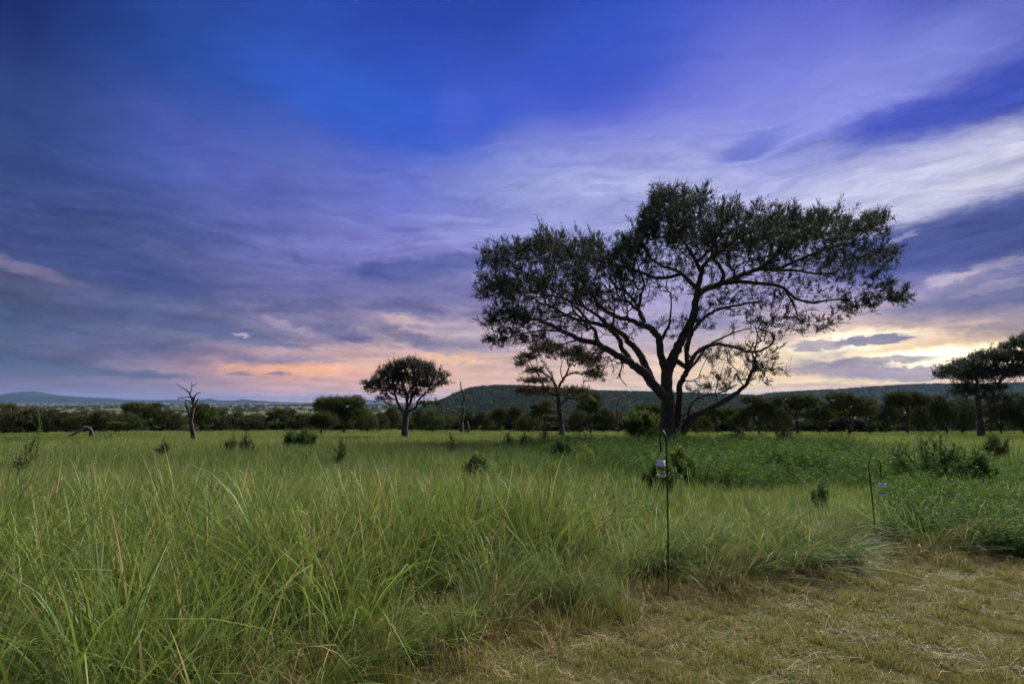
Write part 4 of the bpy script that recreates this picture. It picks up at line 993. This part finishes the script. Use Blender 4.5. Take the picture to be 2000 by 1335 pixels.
y = rg.uniform(12, 24, 700); x = rg.uniform(-.02, .22, 700) * y
add_tufts('undergrowth', x, y, np.clip(.5 + rg.normal(0, .1, 700), .3, .8), rg.integers(0, 6, 700), rg, tilt=.2)
SETS['undergrowth'] = (HERB, 'leafy green undergrowth around the foot of the huge acacia and to its right', 'undergrowth'); flush('undergrowth')

def depth_of(px, row, hg=.28):
    for d_ in np.arange(5, 90, .25):
        x_ = at(px, row, d_)[0]
        if 667.5 + F * math.tan(PITCH + math.atan((EYE - g1(x_, d_) - hg) / d_)) <= row: return float(d_)
    return 90.0
def shrub(name, px, top, base, depth, width, mat, label, seed, stems=14, leaf=.07, per=26, group=None, cat='shrub', lean=.35, stemmat=None, bare=False, z0=None):
    """stems rise from one foot and carry leaves; size from the photo at its distance"""
    rg = np.random.default_rng(seed); depth = depth_of(px, base); x, _, zt = at(px, top, depth); zg = g1(x, depth) - .02
    h = zt - zg; w_ = width * px_m(depth)
    root = tag(empty(name, (x, depth, zg)), label, cat, group)
    L = [([np.array([0, 0, -.05]), np.array([0, 0, .06 * h])], .016 * h + .004, .01 * h + .003)]; T = []
    for i in range(stems):
        a = rg.uniform(0, 6.28); r = w_ * .5 * math.sqrt(rg.random()); hi = h * (1 - .35 * (r / (w_ * .5)) ** 2) * rg.uniform(.72, 1.0)
        if i == 0: hi = h; r *= .3
        e_ = np.array([math.cos(a) * r, math.sin(a) * r * .8, hi])
        m1 = e_ * [.35, .35, .35] + rg.normal(0, .03 * h, 3); m2 = e_ * [.75, .75, .7] + rg.normal(0, .03 * h, 3)
        L.append(([np.array([0, 0, .03 * h]), m1, m2, e_], .008 * h + .003, .002))
        for j in range(4 if not bare else 2):
            t = rg.uniform(.4, .95); p0 = e_ * t; T.append(p0 + rg.normal(0, .09 * h, 3) + [0, 0, .06 * h])
    sk = grow(L, np.array(T), bf=.3, step=.12 * h + .03, rg=rg, r_tip=.0025 + .001 * h, gnarl=.2, power=.4)
    V, f = tubes(*sk[:3], lambda r: 5 if r > .01 else 3, rg)
    link('stems', mesh_np('stems', V, f, stemmat or M_bark, True), root)
    if not bare:
        lm = foliage(sk[0], sk[1], sk[3], rg, per // 5, 5, leaf * 2.2, leaf, leaf * .42, maxcnt=4, upb=.3)
        link('leaves', mesh_np('leaves', lm[0], lm[1], mat, False, {'tone': lm[2]}), root)
    return root
shrub('shrub', 1247, 800, 856, 40, 86, M_leaf_bright, 'rounded yellow green bush left of the huge acacia trunk', 41, 46, .11, 40)
shrub('shrub', 1285, 838, 864, 30, 50, M_leaf_green, 'low dark green bush spreading at the left foot of the huge trunk', 48, 26, .07, 26)
shrub('shrub', 1822, 850, 940, 12.5, 205, M_leaf_green, 'wide dark green shrub with upright spiky shoots behind the shorter hook pole', 42, 34, .05, 25)
shrub('shrub', 1905, 885, 945, 11.0, 70, M_leaf_green, 'lower leaning shrub on the right flank of the spiky shrub', 43, 18, .05, 30)
shrub('shrub', 1326, 880, 930, 13.5, 46, M_leaf_bright, 'bright yellow green bush behind the tall hook pole', 44, 18, .06, 34)
shrub('shrub', 1290, 905, 945, 12.5, 60, M_leaf_green, 'dark leafy bush behind the jar on the tall hook pole', 49, 20, .06, 30)
shrub('shrub', 1150, 868, 905, 15.5, 60, M_leaf_yellow, 'bushy weed with bright yellow flowers out in the meadow', 45, 9, .045, 14, lean=.5)
shrub('shrub', 1083, 905, 925, 12, 22, M_leaf_yellow, 'tiny yellow flowered weed left of the big yellow flowered weed', 51, 4, .04, 10)
shrub('shrub', 930, 893, 918, 16, 44, M_leaf_green, 'low green bush standing alone in the middle of the meadow', 46, 18, .06, 30)
shrub('shrub', 1090, 862, 888, 22, 50, M_leaf_green, 'low rounded green shrub in front of the slender open acacia', 47, 14, .07, 26)
shrub('shrub', 1530, 826, 866, 36, 40, M_leaf_dull, 'grey brown wispy shrub on the field edge above the undergrowth', 52, 12, .07, 14)
shrub('shrub', 1440, 840, 866, 30, 46, M_leaf_green, 'feathery green sapling rising from the undergrowth right of the huge trunk', 53, 9, .08, 22)
shrub('shrub', 1947, 862, 888, 20, 56, M_leaf_wood, 'low dark bush on the meadow at the right edge', 54, 18, .06, 26)
shrub('shrub', 1935, 846, 872, 30, 28, M_leaf_dull, 'small dark acacia sapling above the low bush at the right edge', 55, 7, .07, 14)
shrub('shrub', 456, 848, 876, 30, 26, M_leaf_dull, 'nearly leafless dark twiggy shrub, left of its twin', 56, 9, .06, 5)
shrub('shrub', 485, 850, 876, 30, 34, M_leaf_dull, 'nearly leafless dark twiggy shrub, right of its twin', 57, 10, .06, 5)
shrub('shrub', 568, 842, 870, 34, 18, M_leaf_green, 'narrow upright green sapling below the leaning tree', 58, 6, .08, 16)
shrub('shrub', 598, 846, 870, 34, 44, M_leaf_green, 'bushy green shrub left of the small dark bushy acacia', 59, 20, .08, 26)
shrub('shrub', 665, 856, 898, 22, 30, M_leaf_green, 'thin sapling on one stem with a sparse flat top', 60, 5, .06, 10)
shrub('shrub', 882, 850, 878, 30, 12, M_leaf_wood, 'thin dark upright weed right of the lone round topped acacia', 61, 4, .06, 8)
shrub('shrub', 996, 846, 868, 38, 22, M_leaf_dull, 'small twiggy shrub below the open forked tree', 62, 8, .07, 8)
shrub('shrub', 1026, 844, 872, 38, 24, M_leaf_dull, 'small twiggy shrub just left of the reddish trunk', 63, 8, .07, 8)
shrub('shrub', 1062, 838, 868, 40, 22, M_leaf_dull, 'small twiggy shrub just left of the slender acacia trunk', 64, 8, .07, 8)
shrub('shrub', 1600, 942, 975, 8.8, 30, M_leaf_green, 'small twiggy green herb in the long grass left of the shorter hook pole', 65, 12, .035, 14)
shrub('weed', 47, 868, 930, 14, 26, M_leaf_dull, 'tall wispy dark weed near the left edge', 66, 4, .05, 14, cat='weed')
shrub('weed', 76, 802, 900, 13, 8, M_leaf_bright, 'single tall yellowish weed stalk against the wood at the left', 67, 2, .045, 20, cat='weed')
shrub('weed', 322, 862, 880, 34, 16, M_leaf_dull, 'small dark weed left of the tall dead snag foot', 68, 5, .06, 10, cat='weed')

# ---------------------------------------------------------------- hook poles and jars
M_iron = plain('black iron', (24, 23, 24), .45, .6)
M_wire = plain('galvanised wire', (150, 150, 148), .35, .9)
M_collar = plain('white painted metal collar', (235, 235, 238), .35, .0)
m, n = material('clear glass'); gl = n.n('ShaderNodeBsdfGlass'); gl.inputs['IOR'].default_value = 1.2; gl.inputs['Roughness'].default_value = .02
gl.inputs['Color'].default_value = (.95, .97, .96, 1); finish(n, gl.outputs[0]); M_glass = m
def tube_path(pts, r, k=8):
    pts = np.asarray(pts, float); nn = len(pts); rad = np.full(nn, r); par = np.arange(-1, nn - 1)
    return tubes(pts, par, rad, lambda _: k, np.random.default_rng(0))
def lathe(prof, k=28, sq=0.0):
    a = np.arange(k) * 2 * math.pi / k; V = []
    for r, z in prof: V.extend(np.stack([np.cos(a) * r, np.sin(a) * r, np.full(k, z)], 1))
    m_ = len(prof); ix = np.arange(m_ * k).reshape(m_, k)
    return np.array(V), np.stack([ix[:-1], np.roll(ix, -1, 1)[:-1], np.roll(ix, -1, 1)[1:], ix[1:]], -1).reshape(-1, 4)
def hook_pole(base, height, lean, az_, rx, drop, label, hook_len):
    root = tag(empty('hook_pole', (*base[:2], g1(*base[:2])), 0), label, 'hook pole', 'iron hook poles at the edge of the clearing')
    u = np.array([math.cos(az_), math.sin(az_), 0]); top = np.array([lean[0], lean[1], height - rx])
    pole = [np.array([0, 0, -.12])] + [top * t + np.array([.006 * math.sin(3 * t), 0, 0]) for t in np.linspace(0, 1, 10)[0:]]
    V, f = tube_path(pole, .0068); link('pole', mesh_np('pole', V, f, M_iron, True), root)
    c = top + u * rx; hk = [c - u * rx * math.cos(t) + np.array([0, 0, rx * 1.15 * math.sin(t)]) for t in np.linspace(0, math.pi, 16)]
    hk += [c + u * (rx - .012 * math.sin(s * 1.57)) - np.array([0, 0, drop * s]) for s in (.33, .66, 1)]
    e_ = hk[-1]; hk += [e_ + u * (.008 - .008 * math.cos(t)) - np.array([0, 0, .008 * math.sin(t)]) for t in np.linspace(.5, 2.9, 5)]
    V, f = tube_path(hk, .0064); link('hook', mesh_np('hook', V, f, M_iron, True), root)
    return np.array([*base[:2], g1(*base[:2])]) + e_ + u * .008 - np.array([0, 0, .008])
def jar(p, r, h, hh, label, rz, tilt=0.0):
    root = tag(empty('lantern_jar', (p[0], p[1], p[2] - hh - h), rz), label, 'lantern', 'glass jar lanterns hanging from hook poles')
    root.rotation_euler = (0, tilt, rz)
    o = [(r * .2, 0), (r * .82, .0), (r * .97, .006), (r, .016), (r, h * .66), (r * .97, h * .74), (r * .84, h * .80), (r * .84, h)]
    i = [(r * .80, h), (r * .80, h * .80), (r * .93, h * .73), (r * .955, h * .65), (r * .955, .02), (r * .85, .012), (r * .2, .011)]
    V, f = lathe(o + i); link('jar_body', mesh_np('jar_body', V, f, M_glass, True), root)
    V, f = lathe([(r * 1.01, h * .66), (r * 1.03, h * .66), (r * 1.0, h * .74), (r * .90, h * .81), (r * .90, h * .86), (r * .93, h * .87), (r * .93, h * .93), (r * .89, h * .94), (r * .89, h * 1.01), (r * .85, h * 1.01)])
    link('collar', mesh_np('collar', V, f, M_collar, True), root)
    V, f = lathe([(r * 1.0, -.003), (r * 1.03, -.003), (r * 1.03, .018), (r * 1.01, .020)]); link('bottom_ring', mesh_np('bottom_ring', V, f, M_collar, True), root)
    pts = [np.array([-r * .93, 0, h * .88]), np.array([-r * .97, 0, h * 1.05])] + [np.array([-r * .97 * math.cos(t), 0, h * 1.05 + (hh - h * .05) * math.sin(t)]) for t in np.linspace(.25, math.pi - .25, 12)] + [np.array([r * .97, 0, h * 1.05]), np.array([r * .93, 0, h * .88])]
    V, f = tube_path(pts, .0018, 6); link('handle', mesh_np('handle', V, f, M_wire, True), root)
d1 = pole1[1]; e1 = hook_pole(pole1, at(1301, 845, d1)[2] - g1(*pole1[:2]), (at(1301, 860, d1)[0] - pole1[0], 0), R(97), .075, .11, 'taller black iron hook pole seen edge on at the corner of the mown clearing', 1)
jar(e1, .044, .145, .075, 'clear glass jar lantern hanging behind the taller hook pole', R(8))
d2 = pole2[1]; e2 = hook_pole(pole2, at(1700, 897, d2)[2] - g1(*pole2[:2]), (at(1697, 920, d2)[0] - pole2[0], 0), R(0), .078, .13, 'shorter black iron hook pole leaning left in the grass at the right', 1)
jar(e2, .045, .150, .075, 'clear glass jar lantern hanging from the shorter hook pole at the right', R(20), R(4))

# ---------------------------------------------------------------- far scrub, hill woods, plain trees
def crown_lump(rg, quads, flat=.5, trunk=True):
    v = rg.normal(0, 1, (quads, 3)); v /= np.linalg.norm(v, axis=1, keepdims=True)
    v *= rg.random((quads, 1)) ** .4; C = v * [.5, .5, .5 * flat] + [0, 0, 1 - .5 * flat - .02]
    V, f = leaf_quads(C, rg.normal(0, 1, C.shape), np.full(quads, .3), np.full(quads, .2), rg)
    t = np.repeat(rg.random(quads), 4)
    if trunk:
        tv = np.array([[-.03, 0, -.1], [.03, 0, -.1], [.03, 0, .7], [-.03, 0, .7], [0, -.03, -.1], [0, .03, -.1], [0, .03, .7], [0, -.03, .7]]); o = len(V)
        V = np.vstack([V, tv]); f = np.vstack([f, [[o, o + 1, o + 2, o + 3], [o + 4, o + 5, o + 6, o + 7]]]); t = np.concatenate([t, np.zeros(8)])
    return V, f, t, np.zeros(len(V))
M_scrub = leafy('far scrub', (50, 56, 40), (86, 88, 58), trans=.15, spec=0)
M_hilltree = leafy('hillside trees', (46, 58, 38), (78, 92, 54), trans=.15, spec=0)
FARTREE = [tuft_mesh('far_tree', [crown_lump(rg, 70, rg.uniform(.35, .8))], M_scrub) for _ in range(4)]
HILLTREE = [tuft_mesh('far_tree', [crown_lump(rg, 50, rg.uniform(.5, .9))], M_hilltree) for _ in range(4)]
THICK = [tuft_mesh('thicket_bush', [crown_lump(rg, 260, .95, False)], M_scrub) for _ in range(3)]
for t_ in THICK: pass
k = 480; y = rg.uniform(104, 150, k); x = rg.uniform(-1.02, 1.02, k) * y
s_ = rg.uniform(.8, 2.3, k)
scatter('scrub_thicket', np.stack([x, y, G(x, y) - .3], 1), np.stack([0 * x, 0 * x, rg.uniform(0, 6, k)], 1), np.stack([s_ * 1.9, s_ * 1.9, s_], 1), rg.integers(0, 3, k), THICK, 'dense dark scrub filling the wood behind its front trees', 'scrub')
y = np.concatenate([np.exp(rg.uniform(math.log(350), math.log(1400), 2600)), np.exp(rg.uniform(math.log(1300), math.log(6500), 7000))]); k = len(y); x = rg.uniform(-1.0, 1.0, k) * y
ok = (np.sin(x * .004 + 1) * np.sin(y * .0065) + .6 * np.sin(x * .011 + y * .003) + rg.normal(0, .8, k) > -.1); x, y = x[ok], y[ok]; k = len(x)
s_ = rg.uniform(3.5, 7.5, k) * (1 + y / 9000)
scatter('plain_trees', np.stack([x, y, G(x, y)], 1), np.stack([0 * x, 0 * x, rg.uniform(0, 6, k)], 1), np.stack([s_ * 1.6, s_ * 1.6, s_], 1), rg.integers(0, 4, k), FARTREE, 'dark specks of trees scattered over the valley plain', 'distant trees')
pts, ss = [], []
for H_, cnt_h, smin, smax in ((H1, 9000, 3.5, 8), (H2, 9000, 4, 9)):
    a, b = H_.shape[:2]; i = rg.uniform(0, a - 1.01, cnt_h); j = rg.uniform(0, (b - 1) * .66, cnt_h)
    j = np.where(rg.random(cnt_h) < .12, rg.normal(.565 * (b - 1), .6, cnt_h), j)
    i0, j0 = i.astype(int), j.astype(int); fi, fj = (i - i0)[:, None], (j - j0)[:, None]
    pt = (H_[i0, j0] * (1 - fi) + H_[i0 + 1, j0] * fi) * (1 - fj) + (H_[i0, j0 + 1] * (1 - fi) + H_[i0 + 1, j0 + 1] * fi) * fj
    ok = np.sin(pt[:, 0] * .013 + 2) * np.sin(pt[:, 1] * .02) + rg.normal(0, .7, cnt_h) > -.6
    pts.append(pt[ok]); ss.append(rg.uniform(smin, smax, ok.sum()))
pts = np.concatenate(pts); ss = np.concatenate(ss); k = len(pts)
scatter('hill_woods', pts, np.stack([np.zeros(k)] * 2 + [rg.uniform(0, 6, k)], 1), np.stack([ss * 1.5, ss * 1.5, ss], 1), rg.integers(0, 4, k), HILLTREE, 'dense woods covering the hillsides', 'hill woods')

# ---------------------------------------------------------------- haze
HZ = [(-15500, -6000, -60), (15500, -6000, -60), (15500, 15500, -60), (-15500, 15500, -60)]
V = HZ + [(a, b, 200) for a, b, _ in HZ]
hz = link('haze', mesh_np('haze', V, np.array([[3, 2, 1, 0], [4, 5, 6, 7], [0, 1, 5, 4], [1, 2, 6, 5], [2, 3, 7, 6], [3, 0, 4, 7]])))
m = bpy.data.materials.new('haze air'); m.use_nodes = True; m.node_tree.nodes.clear(); n = NT(m.node_tree)
v = n.n('ShaderNodeVolumePrincipled'); v.inputs['Density'].default_value = 0.00003; v.inputs['Color'].default_value = (.36, .54, 1, 1); v.inputs['Anisotropy'].default_value = .3
o = n.n('ShaderNodeOutputMaterial'); n.link(v.outputs[0], o.inputs['Volume']); hz.data.materials.append(m); tag(hz, kind='stuff', label='thin bluish haze over the valley', cat='haze')
# small white flowers in the meadow on the left
M_white = leafy('white petals', (200, 200, 190), (236, 236, 228), trans=.3)
k = 34; px = np.random.default_rng(9).normal(250, 130, k); rgf = np.random.default_rng(10); y = rgf.uniform(11, 17, k); x = (px - 1000) / F * y
a = np.arange(6) * 1.047; D = np.stack([np.cos(a), np.sin(a), .3 + 0 * a], 1); V, f = leaf_quads(np.zeros((6, 3)), D, np.full(6, 1.0), np.full(6, .7), rgf)
flower = mesh_np('flower', V, f, M_white, False, {'tone': np.full(len(V), .6)})
scatter('white_flowers', np.stack([x, y, G(x, y) + .45], 1), rgf.normal(0, .5, (k, 3)), np.full((k, 3), .018), np.zeros(k, int), [flower], 'tiny white flowers dotted in the meadow at the left', 'flowers')
